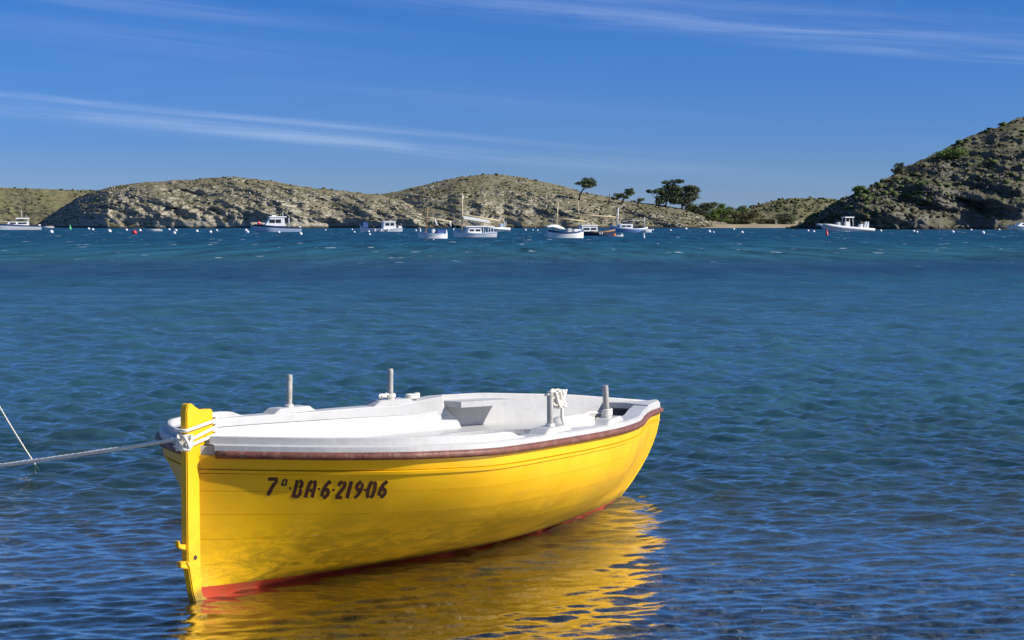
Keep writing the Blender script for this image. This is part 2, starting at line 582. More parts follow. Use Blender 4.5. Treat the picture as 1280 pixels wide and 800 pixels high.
def make_sea():
    ny = 860
    ys_ = [2.0]
    while ys_[-1] < 7.0:
        ys_.append(ys_[-1] + 0.06)
    while ys_[-1] < 120:
        ys_.append(ys_[-1] + max(0.014, ys_[-1] ** 2 / 9500.0))
    while ys_[-1] < 1200:
        ys_.append(ys_[-1] * 1.06)
    ys_.append(6000.0)
    ys_ = np.array(ys_)
    ang = np.linspace(-0.35, 0.35, 700)
    side = np.array([0.42, 0.5, 0.62, 0.8, 1.1, 1.6, 2.6, 5.0])
    ang = np.concatenate([-side[::-1], ang, side])
    yy = ys_[:, None]
    Xg = ang[None, :] * (yy + 4.0)
    Yg = np.repeat(yy, len(ang), 1)
    sy = np.gradient(ys_)[:, None]
    r = np.random.default_rng(11)
    Zg = np.zeros_like(Xg)
    amp_y = np.interp(ys_, [2, 8, 10, 12.5, 18, 30, 120], [0.10, 0.16, 0.30, 0.65, 1.0, 1.15, 1.2])[:, None]
    # patchiness so that the chop comes in groups
    patch = 0.55 + 0.9 * fbm(Xg * 0.16, Yg * 0.09, 3, 41)
    nw = 102
    for k in range(nw):
        lam = 0.12 * (0.85 / 0.12) ** r.random() if k < 52 else 0.07 + 0.13 * r.random()
        far_wave = k >= 84
        if far_wave:                                   # longer chop that builds up further out
            lam = 0.95 * (2.8 / 0.95) ** r.random()
        th = math.radians(-82) + r.normal() * math.radians(30)
        kx, ky = math.cos(th) * 2 * math.pi / lam, math.sin(th) * 2 * math.pi / lam
        slope = 0.035 if lam > 0.3 else 0.042
        a = slope * lam / (2 * math.pi)
        att = np.clip((lam / np.maximum(sy, 1e-6) - 2.0) / 3.0, 0, 1)
        if att.max() <= 0:
            continue
        rows = np.nonzero(att[:, 0] > 0)[0]
        i1 = rows.max() + 1
        ph = r.random() * 6.283
        lat = 0.6 * vnoise(Xg[:i1] / (lam * 2.6) + k * 7.3, Yg[:i1] / (lam * 2.6), k) * 6.283
        w = np.sin(kx * Xg[:i1] + ky * Yg[:i1] + ph + lat)
        w = w + 0.22 * np.cos(2 * (kx * Xg[:i1] + ky * Yg[:i1] + ph + lat)) * -1
        # near the shore the long chop dies out, the fine ripples stay
        ay = amp_y[:i1] if lam > 0.3 else np.maximum(amp_y[:i1], 0.34)
        if far_wave:
            ay = np.clip((ys_[:i1, None] - 17.0) / 22.0, 0, 1)
        Zg[:i1] += a * w * att[:i1] * ay * patch[:i1]
    Zg *= 1.4
    nr, nc = Xg.shape
    co = np.stack([Xg, Yg, Zg], -1).reshape(-1, 3)
    idx = np.arange(nr * nc).reshape(nr, nc)
    quads = np.stack([idx[:-1, :-1], idx[:-1, 1:], idx[1:, 1:], idx[1:, :-1]], -1).reshape(-1, 4)
    me = bpy.data.meshes.new('sea')
    me.vertices.add(len(co))
    me.vertices.foreach_set('co', co.ravel().astype(np.float32))
    me.loops.add(quads.size)
    me.loops.foreach_set('vertex_index', quads.ravel().astype(np.int32))
    me.polygons.add(len(quads))
    me.polygons.foreach_set('loop_start', np.arange(0, quads.size, 4, dtype=np.int32))
    me.polygons.foreach_set('use_smooth', np.ones(len(quads), dtype=bool))
    me.update(calc_edges=True)
    return tag(add_obj('sea', me, mat_water()), kind='structure')


make_sea()


# ------------------------------------------------------------------ hills round the bay
def mat_hill(name, grass_a, grass_b, rock_a, rock_b, rock_bias=0.0, dark=(0.035, 0.042, 0.02)):
    m, t, out = material(name)
    p = t.nodes.new('ShaderNodeBsdfPrincipled')
    g = t.nodes.new('ShaderNodeNewGeometry')
    sepn = t.nodes.new('ShaderNodeSeparateXYZ')
    t.links.new(g.outputs['True Normal'], sepn.inputs[0])

    def noise(scale, detail=5, rough=0.6):
        n = t.nodes.new('ShaderNodeTexNoise')
        n.inputs['Scale'].default_value = scale
        n.inputs['Detail'].default_value = detail
        n.inputs['Roughness'].default_value = rough
        t.links.new(g.outputs['Position'], n.inputs['Vector'])
        return n.outputs[0]
    n1, n2, n3 = noise(0.06, 4), noise(0.45, 5), noise(2.2, 3)
    grass = mix_rgb(t, ramp_node(t, n1, [(0.38, 0.0), (0.62, 1.0)]), grass_a, grass_b)
    grass = mix_rgb(t, ramp_node(t, n2, [(0.5, 0.0), (0.66, 0.75)]), grass, dark)
    rock = mix_rgb(t, ramp_node(t, n3, [(0.3, 0.0), (0.7, 1.0)]), rock_a, rock_b)
    rock = mix_rgb(t, ramp_node(t, n2, [(0.58, 0.0), (0.7, 0.6)]), rock, dark)
    steep = math_node(t, 'ADD', math_node(t, 'MULTIPLY', math_node(t, 'SUBTRACT', n2, 0.5), 0.9), math_node(t, 'SUBTRACT', sepn.outputs[2], rock_bias))
    c = mix_rgb(t, ramp_node(t, steep, [(0.48, 0.0), (0.66, 1.0)]), rock, grass)
    # tide line: dark wet rock just above the water
    pz = t.nodes.new('ShaderNodeSeparateXYZ')
    t.links.new(g.outputs['Position'], pz.inputs[0])
    wet = math_node(t, 'ADD', pz.outputs[2], math_node(t, 'MULTIPLY', n3, 0.8))
    c = mix_rgb(t, ramp_node(t, math_node(t, 'DIVIDE', wet, 2.0, True), [(0.35, 1.0), (0.6, 0.0)]), c, (0.045, 0.04, 0.03))
    t.links.new(c, p.inputs['Base Color'])
    p.inputs['Roughness'].default_value = 0.95
    p.inputs['Specular IOR Level'].default_value = 0.1
    t.links.new(p.outputs[0], out.inputs[0])
    return m


_ico = bmesh.new()
bmesh.ops.create_icosphere(_ico, subdivisions=1, radius=1.0)
ICO_V = np.array([v.co[:] for v in _ico.verts])
ICO_F = np.array([[v.index for v in f.verts] for f in _ico.faces])
_ico.free()


def clump_mesh(name, pts, radii, flat, mat, seed, jit=0.35, sink=0.2):
    """many small uneven lumps in one mesh"""
    r = np.random.default_rng(seed)
    n = len(pts)
    k = len(ICO_V)
    V = ICO_V[None] * (1 + jit * (r.random((n, k, 1)) * 2 - 1))
    sc = np.stack([radii * (0.8 + 0.5 * r.random(n)), radii * (0.8 + 0.5 * r.random(n)), radii * flat * (0.7 + 0.6 * r.random(n))], -1)
    V = V * sc[:, None, :] + pts[:, None, :]
    V[:, :, 2] += (radii * flat * (1 - 2 * sink))[:, None]
    F = (ICO_F[None] + (np.arange(n) * k)[:, None, None]).reshape(-1, 3)
    me = bpy.data.meshes.new(name)
    V = V.reshape(-1, 3)
    me.vertices.add(len(V))
    me.vertices.foreach_set('co', V.ravel().astype(np.float32))
    me.loops.add(F.size)
    me.loops.foreach_set('vertex_index', F.ravel().astype(np.int32))
    me.polygons.add(len(F))
    me.polygons.foreach_set('loop_start', np.arange(0, F.size, 3, dtype=np.int32))
    me.update(calc_edges=True)
    return add_obj(name, me, mat)


HILLS = {}
_px, _py = PEBBLE_XY
tag(clump_mesh('pebbles', np.stack([_px, _py, bed_z(_px, _py) + (fbm(_px * 0.6, _py * 0.6, 4, 3) - 0.5) * 0.12], -1), 0.012 + 0.035 * np.random.default_rng(3).random(7000) ** 2.2, 0.6, mat_pebble(), 77, 0.25, 0.25),
    'mixed pale and dark pebbles under the shallow water', 'pebbles', kind='stuff')


def make_hill(key, sky_pts, d_shore, d_ridge, mat, rocky, gully, seed, prof=0.75, step=1.25, name='hill', recede=None):
    px0, px1 = sky_pts[0][0], sky_pts[-1][0]
    px = np.arange(px0, px1 + step, step)
    ysk = pchip([p[0] for p in sky_pts], [p[1] for p in sky_pts], np.clip(px, px0, px1))
    a = (px - 640) / FPX
    zr = np.maximum(0.2, CAMH + (HZ - ysk) / FPX * (d_ridge or d_shore * 1.05))
    ds = np.full_like(px, d_shore) + (fbm(px / 60.0, px * 0, 4, seed + 3) - 0.5) * 18
    if recede:
        back = recede[2] * np.clip((recede[1] - px) / (recede[1] - recede[0]), 0, 1) ** 1.2
        ds = ds + back
    dr = ds + 10 + zr * 1.9 if d_ridge is None else np.full_like(px, d_ridge)
    if recede and d_ridge is not None:
        dr = dr + back
        zr = np.maximum(0.2, CAMH + (HZ - ysk) / FPX * dr)
    if d_ridge is None:
        zr = np.maximum(0.2, CAMH + (HZ - ysk) / FPX * dr)
    nf, nb = 100, 10
    t = np.concatenate([np.linspace(0, 1, nf) ** 1.15, 1 + np.linspace(0.04, 0.9, nb)])[:, None]
    D = ds[None] + (dr - ds)[None] * t
    rise = np.where(t <= 1, np.clip(t, 0, 1) ** prof * (1 - 0.0 * t), 1 - (t - 1) ** 1.5 * 0.9)
    Zh = zr[None] * rise - 0.8 * (1 - np.clip(t * 12, 0, 1))
    Xw = a[None] * D
    arc = t * (dr - ds)[None] * 0.7 + Zh
    win = np.clip(t * 8, 0, 1) * np.clip((1.04 - t) * 5, 0, 1)
    win = np.where(t > 1, 0, win)
    # spurs and gullies
    gl = (fbm(Xw / 17.0 + seed + arc * 0.045, arc / 30.0, 3, seed, ridged=True) - 0.55) * gully
    gl2 = (fbm(Xw / 6.0 + seed + arc * 0.1, arc / 9.0, 3, seed + 50, ridged=True) - 0.55) * gully * 0.35
    lowf = np.clip(1.25 - t * (1.4 - rocky * 0.5), 0.25, 1)
    shift = (gl + gl2) * win * lowf
    # broken rock
    f1, cv = cells(Xw / 3.0 + arc * 0.25, arc / 1.8, seed)
    f2, cv2 = cells(Xw / 1.3 + arc * 0.45, arc / 0.6, seed + 30)
    rock = (cv - 0.5) * 1.5 + (0.5 - f1) * 0.9 + (cv2 - 0.5) * 0.55
    rmask = np.clip(rocky * (1.35 - 1.0 * t) + (fbm(Xw / 9, arc / 6, 3, seed + 70) - 0.55) * 1.8, 0.06, 1)
    shift = shift + rock * rmask * np.clip(t * 8, 0, 1) * np.where(t > 1, 0.1, 1)
    D2 = D - shift
    Z2 = Zh + rock * rmask * 0.35 * win + (fbm(Xw / 3, arc / 3, 4, seed + 90) - 0.5) * 0.9 * np.clip(t * 5, 0, 1)
    Z2[0] = -2.0
    Xw2 = a[None] * D2
    co = np.stack([Xw2, D2, Z2], -1)
    nr, nc = Z2.shape
    idx = np.arange(nr * nc).reshape(nr, nc)
    quads = np.stack([idx[:-1, :-1], idx[:-1, 1:], idx[1:, 1:], idx[1:, :-1]], -1).reshape(-1, 4)
    me = bpy.data.meshes.new(name)
    me.vertices.add(nr * nc)
    me.vertices.foreach_set('co', co.reshape(-1, 3).ravel().astype(np.float32))
    me.loops.add(quads.size)
    me.loops.foreach_set('vertex_index', quads.ravel().astype(np.int32))
    me.polygons.add(len(quads))
    me.polygons.foreach_set('loop_start', np.arange(0, quads.size, 4, dtype=np.int32))
    me.update(calc_edges=True)
    tag(add_obj(name, me, mat), kind='structure')
    c, s = math.cos(PITCH), math.sin(PITCH)
    zz = co[..., 2] - CAMH
    dd = co[..., 1] * c - zz * s
    vv = zz * c + co[..., 1] * s
    HILLS[key] = (co, np.stack([640 + FPX * co[..., 0] / dd, 400 - FPX * vv / dd], -1), t, rmask)
    return co


def hill_point(key, px, py):
    co, pr, t, _ = HILLS[key]
    d = (pr[..., 0] - px) ** 2 + (pr[..., 1] - py) ** 2
    i = np.unravel_index(d[:100].argmin(), d[:100].shape)
    return Vector(co[i])


dry = mat_hill('dry_scrub_hill', (0.220, 0.193, 0.122), (0.178, 0.166, 0.102), (0.27, 0.245, 0.20), (0.40, 0.37, 0.30), 0.06)
dry2 = mat_hill('dry_scrub_hill_far', (0.21, 0.18, 0.095), (0.17, 0.165, 0.085), (0.20, 0.18, 0.14), (0.28, 0.25, 0.20), -0.15)
darkhill = mat_hill('dark_scrub_hill', (0.135, 0.122, 0.082), (0.105, 0.108, 0.058), (0.105, 0.100, 0.090), (0.20, 0.19, 0.17), 0.04, (0.022, 0.027, 0.014))

make_hill('back_left', [(-260, 230), (-100, 233), (0, 235), (40, 236), (110, 238), (160, 241), (260, 250)], 690, 760, dry2, 0.25, 8, 21, 0.6)
make_hill('headland', [(50, 283), (60, 272), (75, 262), (95, 249), (112, 241), (150, 232), (200, 227), (250, 224), (290, 221.5), (330, 225), (380, 233), (440, 240), (480, 245), (540, 262), (580, 283)],
          600, 645, dry, 0.95, 16, 4, 0.62, recede=(48, 135, 60))
make_hill('middle', [(400, 283), (430, 257), (455, 247), (480, 243), (530, 232), (580, 221), (610, 218), (640, 220), (690, 230), (740, 243), (800, 253.5), (850, 261), (878, 270), (896, 284)],
          606, 665, dry, 0.6, 11, 9, 0.7)
make_hill('back_right', [(820, 283), (860, 272), (890, 267), (930, 261), (960, 252.5), (990, 248), (1030, 248), (1060, 252), (1120, 262), (1160, 275)], 800, 880, dry2, 0.15, 6, 33, 0.7, 2.0)
make_hill('right', [(984, 287), (1000, 281), (1020, 268), (1050, 250), (1080, 236), (1100, 227), (1130, 209), (1160, 196), (1190, 180), (1230, 163), (1250, 157), (1265, 150), (1280, 146), (1330, 125), (1400, 105), (1500, 95), (1600, 120)],
          476, None, darkhill, 0.75, 18, 27, 0.8, recede=(980, 1075, 55))


def scrub(key, n, rad, label, mat, seed, tmin=0.08, rocky_ok=0.75, flat=0.75, name='scrub', cat='scrub', pmax=0.0):
    co, pr, t, rm = HILLS[key]
    r = np.random.default_rng(seed)
    nf = 100
    i = (nf * (tmin + (1.0 - tmin) * r.random(n * 4))).astype(int).clip(0, nf - 1)
    j = r.integers(0, co.shape[1], n * 4)
    ok = (rm[i, j] < rocky_ok) & (r.random(n * 4) > (fbm(co[i, j, 0] / 7, co[i, j, 1] / 7, 3, seed) - 0.5) * 3 + 0.45) & (rm[i, j] > pmax)
    i, j = i[ok][:n], j[ok][:n]
    P = co[i, j]
    o = clump_mesh(name, P, rad[0] + (rad[1] - rad[0]) * r.random(len(P)) ** 2.2, flat, mat, seed)
    return tag(o, label, cat, kind='stuff')


m_scrub = paint('scrub_leaves', (0.085, 0.090, 0.040), 0.9, 0.45, 0.35, spec=0.1)
m_scrub_dry = paint('dry_scrub_leaves', (0.195, 0.172, 0.105), 0.9, 0.35, 0.3, spec=0.1)
m_scrub_dark = paint('dark_scrub_leaves', (0.042, 0.046, 0.022), 0.9, 0.5, 0.3, spec=0.1)
m_scrub_brown = paint('brown_scrub_leaves', (0.13, 0.11, 0.068), 0.9, 0.35, 0.3, spec=0.1)
m_green_scrub = paint('green_scrub_leaves', (0.080, 0.105, 0.036), 0.9, 0.4, 0.3, spec=0.1)
m_boulder = paint('pale_boulder', (0.34, 0.315, 0.255), 0.9, 0.3, 0.8, spec=0.2)
m_boulder_dark = paint('grey_boulder', (0.15, 0.14, 0.125), 0.9, 0.3, 0.8, spec=0.2)
scrub('back_left', 900, (0.2, 0.6), 'low dry scrub dotted over the far left slope', m_scrub, 101, rocky_ok=1.1)
scrub('headland', 900, (0.12, 0.55), 'low green scrub growing over the rocky headland', m_scrub, 102, rocky_ok=1.1, flat=0.6)
scrub('headland', 1600, (0.12, 0.42), 'dry tan scrub growing over the rocky headland', m_scrub_dry, 103, rocky_ok=1.1, flat=0.6)
scrub('headland', 700, (0.12, 0.45), 'pale broken boulders on the rocky headland', m_boulder, 104, 0.02, 1.2, 0.8, 'boulders', 'boulders', 0.4)
scrub('middle', 1300, (0.12, 0.6), 'low green scrub growing over the middle hill', m_scrub, 105, rocky_ok=1.1, flat=0.6)
scrub('middle', 2400, (0.12, 0.45), 'dry tan scrub growing over the middle hill', m_scrub_dry, 106, rocky_ok=1.1, flat=0.6)
scrub('middle', 350, (0.12, 0.45), 'pale broken boulders along the foot of the middle hill', m_boulder, 107, 0.02, 1.2, 0.8, 'boulders', 'boulders', 0.4)
scrub('back_right', 1300, (0.3, 0.9), 'dark scrub on the small hill behind the beach', m_scrub, 108, rocky_ok=1.1)
scrub('right', 2400, (0.12, 0.6), 'dark olive scrub covering the steep right hill', m_scrub_dark, 109, 0.12, 1.1, flat=0.6)
scrub('right', 2000, (0.12, 0.5), 'dry brown scrub covering the steep right hill', m_scrub_brown, 112, 0.12, 1.1, flat=0.6)
scrub('right', 600, (0.3, 1.1), 'green bushes scattered over the steep right hill', m_green_scrub, 110, 0.3, 1.1, flat=0.6)
scrub('right', 1500, (0.15, 0.55), 'grey broken rocks on the steep right hill', m_boulder_dark, 111, 0.03, 1.2, 0.8, 'boulders', 'boulders', 0.25)

# the small beach between the hills
m_sand = paint('beach_sand', (0.36, 0.30, 0.20), 0.95, 0.18, 0.4, spec=0.1, dirt=(0.16, 0.14, 0.09), dirt_amt=0.8, dirt_scale=0.15)
rows = []
for D, z in ((596, -0.4), (604, 0.05), (612, 0.45), (625, 0.9), (660, 1.6), (760, 2.4)):
    rows.append([((px - 640) / FPX * D, D + 3 * math.sin(px * 0.11), z) for px in np.linspace(868, 1075, 40)])
tag(MB().grid(rows).build('beach', m_sand, smooth=True), kind='structure')

# ------------------------------------------------------------------ trees
m_bark = paint('pine_bark', (0.11, 0.085, 0.065), 0.9, 0.3, 3.0, spec=0.1)
m_pine = paint('pine_needles', (0.115, 0.145, 0.075), 0.8, 0.5, 0.8, spec=0.15)
m_pine2 = paint('olive_pine_needles', (0.135, 0.150, 0.085), 0.8, 0.5, 0.8, spec=0.15)
m_green = paint('bright_shrub_leaves', (0.140, 0.195, 0.055), 0.8, 0.45, 0.7, spec=0.15)
m_olive = paint('olive_shrub_leaves', (0.150, 0.145, 0.068), 0.85, 0.4, 0.7, spec=0.15)


def leaf_cloud(pads, s, ratio, leaf, seed, dens):
    """small leaf faces spread through several uneven ellipsoids (centres and radii in metres)"""
    r = np.random.default_rng(seed)
    V, F = [], []
    for (cx, cz, rx, rz, cy) in pads:
        ns = max(6, int(rx * rz * 11.0))
        subs = []
        for _ in range(ns):                       # clumps inside the pad leave gaps between them
            d = r.normal(size=3)
            d /= np.linalg.norm(d)
            d *= r.random() ** 0.45
            subs.append((cx + d[0] * rx, cy + d[1] * rx * ratio, cz + d[2] * rz * 0.9))
        for sx, sy, sz in subs:
            cr = 0.28 + 0.22 * min(rx, 2.5)
            for _ in range(dens):
                d = r.normal(size=3)
                d /= np.linalg.norm(d)
                d *= r.random() ** 0.5 * cr
                c = np.array([sx + d[0] * 1.25, sy + d[1] * 1.25, sz + d[2] * 0.7])
                u = r.normal(size=3)
                u /= np.linalg.norm(u)
                w = np.cross(u, r.normal(size=3))
                w /= np.linalg.norm(w)
                q = leaf * (0.6 + 0.8 * r.random())
                k = len(V)
                V += [c - u * q, c + w * q * 0.6, c + u * q, c - w * q * 0.6]
                F.append((k, k + 1, k + 2, k + 3))
    return V, F


def tree(name, label, cat, key, base_px, trunk, pads, mat, group, seed, dens=40, leaf=0.24, ratio=0.85, D=None, limbs=True):
    if D is None:
        p = hill_point(key, *base_px)
    else:
        p = at_depth(base_px[0], base_px[1], D)
    s = p.y / FPX
    o = empty(name, (p.x, p.y, p.z - 0.25))
    conv = lambda px, py: ((px - base_px[0]) * s, 0.0, (base_px[1] - py) * s + 0.25)
    r = random.Random(seed)
    P = []
    for (px, py, rx, ry) in pads:
        c = conv(px, py)
        kx = 1.25 if cat == 'bush' else 1.12
        P.append((c[0], c[2], rx * s * kx, ry * s * kx, (r.random() - 0.5) * 1.2 * rx * s))
    if cat == 'bush':
        wd = sum(a[2] for a in P) / len(P)
        P.append((0.0, 0.7, wd * 1.3, 0.9, 0.0))
    V, F = leaf_cloud(P, s, ratio, leaf, seed, dens)
    from_lists('crown', V, F, mat, o)
    tb = MB()
    pts = [conv(*base_px)] + [conv(*q) for q in trunk]
    pts[0] = (pts[0][0], 0, 0)
    n = len(pts)
    tb.tube(pts, [0.34 - 0.18 * i / max(1, n - 1) for i in range(n)], 7)
    if limbs:
        for (cx, cz, rx, rz, cy) in P:
            a = Vector(pts[-1]) if r.random() < 0.6 or n < 3 else Vector(pts[-2])
            b = Vector((cx, cy, cz - rz * 0.3))
            mid = (a + b) / 2 + Vector((0, 0, -0.15))
            tb.tube([a, mid, b], [0.11, 0.08, 0.03], 5)
    tb.build('trunk', m_bark, o, smooth=True)
    return tag(o, label, cat, group)


tree('pine_tree', 'lone leaning pine with flat crown on the dry ridge', 'pine tree', 'middle', (724, 250), [(725, 244), (728, 238), (732, 233)],
     [(728, 229, 6, 2.6), (735, 226, 8, 2.6), (741, 230, 5, 3.6), (734, 232, 7, 3), (724, 229, 4, 1.5)], m_pine, 'pines on the ridge', 1)
tree('pine_tree', 'forked pine beside the bare dead trunk on the ridge', 'pine tree', 'middle', (776, 255), [(779, 250), (781, 244)],
     [(773, 245, 6, 3), (787, 240, 6, 4.5), (781, 246, 4, 2.5), (768, 248, 3, 2)], m_pine, 'pines on the ridge', 2)
tree('pine_tree', 'tiny stunted pine on the ridge beside the forked pine', 'pine tree', 'middle', (796, 257), [(797, 254), (799, 251)],
     [(799, 250, 5, 1.8), (802, 249.5, 2.5, 1.3)], m_pine, 'pines on the ridge', 3, leaf=0.2)
tree('pine_tree', 'small thin pine at the edge of the big pine clump', 'pine tree', 'middle', (820, 257), [(820, 249), (821, 243)],
     [(816, 240, 6, 1.8), (824, 238, 6, 2.5), (811, 239, 3, 1.2), (828, 243, 4, 2.5)], m_pine, 'pines on the ridge', 4)
tree('pine_tree', 'tallest pine with layered flat crown in the clump', 'pine tree', 'middle', (832, 259), [(834, 250), (837, 240), (839, 232)],
     [(834, 228.5, 7, 1.8), (846, 227, 7, 2.0), (838, 234, 10, 3.5), (832, 242, 8, 4.5), (841, 249, 9, 6), (846, 240, 8, 6), (851, 226, 3, 1.0), (826, 250, 6, 5)], m_pine, 'pines on the ridge', 5)
tree('pine_tree', 'broad rounded pine beside the tallest pine', 'pine tree', 'middle', (851, 261), [(854, 252), (857, 244)],
     [(858, 236, 8, 3), (866, 238, 8, 4), (863, 245, 9, 6), (855, 251, 9, 6), (862, 234, 6, 2.4), (850, 243, 6, 4)], m_pine2, 'pines on the ridge', 6)
o = empty('dead_tree', hill_point('middle', 762, 254) - Vector((0, 0, 0.2)))
MB().tube([(0, 0, 0), (0.05, 0, 1.6), (0.12, 0.05, 3.4)], [0.22, 0.18, 0.10], 7).build('trunk', m_bark, o, smooth=True)
MB().tube([(0.08, 0, 2.2), (0.5, 0.1, 2.9)], [0.07, 0.03], 5).build('branch', m_bark, o)
tag(o, 'bare broken dead trunk standing on the ridge', 'dead tree')
for nm, lab, key, base, pads, mt, sd_ in [
    ('shrub', 'bright green bush at the foot of the pine clump', 'middle', (868, 262), [(865, 256, 7, 4), (872, 257, 4, 3)], m_green, 21),
    ('shrub', 'domed dark green bush above the rocks by the beach', 'middle', (886, 268), [(884, 254, 8, 4.5), (892, 252, 6, 3.5), (880, 259, 7, 4)], m_pine2, 22),
    ('shrub', 'small round green bush behind the domed bush', 'back_right', (903, 266), [(903, 257, 4, 3), (901, 261, 4, 3)], m_green, 23),
    ('shrub', 'wide yellow green bush leading down to the beach', None, (904, 276), [(897, 266, 9, 5), (909, 264, 8, 4.5), (890, 271, 7, 4)], m_green, 24),
    ('shrub', 'rounded green treetop behind the olive bushes', 'back_right', (927, 270), [(926, 260.5, 6, 3), (931, 263, 4, 3)], m_green, 25),
    ('shrub', 'grey olive bush under the rounded green treetop', None, (932, 278), [(926, 269, 9, 4), (938, 269, 8, 4)], m_olive, 26),
    ('shrub', 'low ochre bush at the back of the beach', None, (922, 281), [(915, 277, 9, 2.5), (930, 276.5, 8, 3)], m_olive, 27),
    ('shrub', 'dark green bush on the slope behind the beach', None, (982, 279), [(978, 271, 8, 4), (987, 272, 7, 4)], m_pine2, 28),
    ('shrub', 'low grey green bush above the pale sand bank', None, (957, 281), [(952, 276, 6, 3), (962, 277, 6, 2.5)], m_olive, 29),
    ('shrub', 'dense green bush near the crest of the right hill', 'right', (1188, 198), [(1180, 193, 10, 4), (1196, 190, 11, 4.5)], m_green, 30),
    ('shrub', 'small dark bush standing up on the right hill skyline', 'right', (1124, 216), [(1124, 208, 5, 3.5), (1120, 212, 4, 3)], m_pine2, 31),
    ('shrub', 'round green bush low on the right hill skyline', 'right', (1075, 241), [(1073, 236, 6, 3), (1078, 236, 4, 3)], m_green, 32),
]:
    tree(nm, lab, 'bush', key, base, [(base[0], base[1] - 4)], pads, mt, 'bushes round the beach' if base[0] < 1000 else 'bushes on the right hill', sd_,
         dens=40, leaf=0.2, D=640 if key is None else None, ratio=0.8)


# ------------------------------------------------------------------ the yellow rowing boat
HD = math.radians(56.68)
B0 = at_height(246, 750, 0.0)
BL, BLW = 4.389, 3.846                                   # length on the rail, on the waterline
KS = [0, .03, .08, .15, .25, .4, .55, .7, .82, .92, .97, 1.0]
KB = [0.02, 0.243, 0.551, 0.815, 0.960, 0.908, 0.806, 0.605, 0.350, 0.150, 0.069, 0.02]     # half breadth at the rail
KW = [0.018, 0.020, 0.026, 0.045, 0.10, 0.215, 0.286, 0.247, 0.174, 0.100, 0.055, 0.018]    # half breadth at the water
AX = Vector((math.cos(HD), math.sin(HD), 0))
NV = Vector((math.sin(HD), -math.cos(HD), 0))            # towards the lettered side


def sheer(s):
    return 0.677 * (1 - s) ** 2 + 2 * 0.620 * s * (1 - s) + 0.5205 * s * s


_TS = np.linspace(0, 1, 2001)
_TB, _TW = pchip(KS, KB, _TS), pchip(KS, KW, _TS)


def hb(s):
    return float(np.interp(s, _TS, _TB))


def hw(s):
    return float(np.interp(s, _TS, _TW))


def cap_h(s, side=-1):
    hs = [0.052, 0.058, 0.074, 0.118, 0.128, 0.112, 0.060] if side < 0 else [0.052, 0.048, 0.046, 0.046, 0.046, 0.050, 0.060]
    return float(np.interp(s, [0, 0.4, 0.563, 0.64, 0.72, 0.85, 1], hs))


def hull(s, q, side=1, off=0.0):
    """boat coordinates of the planking; q = 0 at the water, 1 at the rail, -1 at the keel; side +1 is the lettered side"""
    Z = sheer(s)
    if q >= 0:
        pw = np.interp(s, [0, 0.06, 0.2, 0.4, 0.7, 1.0], [1.05, 1.15, 1.8, 2.8, 3.1, 2.2])
        g = 1 - (1 - q) ** pw
        gl = 1 - (1 - q) ** 1.9
        v = hw(s) + (hb(s) - hw(s)) * g
        u = s * (BLW + (BL - BLW) * gl)
        z = q * Z
    else:
        v = hw(s) * (1 - (-q) ** 2.2)
        u = s * (BLW + q * 0.25)
        z = q * 0.2
    v = max(0.012, v - off)
    return Vector((u, -side * v, z))


def hull_off(s, q, side, off):
    """planking point moved off along the surface normal"""
    e = 0.004
    s0, s1 = max(0, s - e), min(1, s + e)
    q0, q1 = q - 0.01, min(1, q + 0.01)
    du = hull(s1, q, side) - hull(s0, q, side)
    dq = hull(s, q1, side) - hull(s, q0, side)
    n = du.cross(dq) * side
    if n.length < 1e-9:
        n = Vector((0, -side, 0))
    n.normalize()
    return hull(s, q, side) + n * off


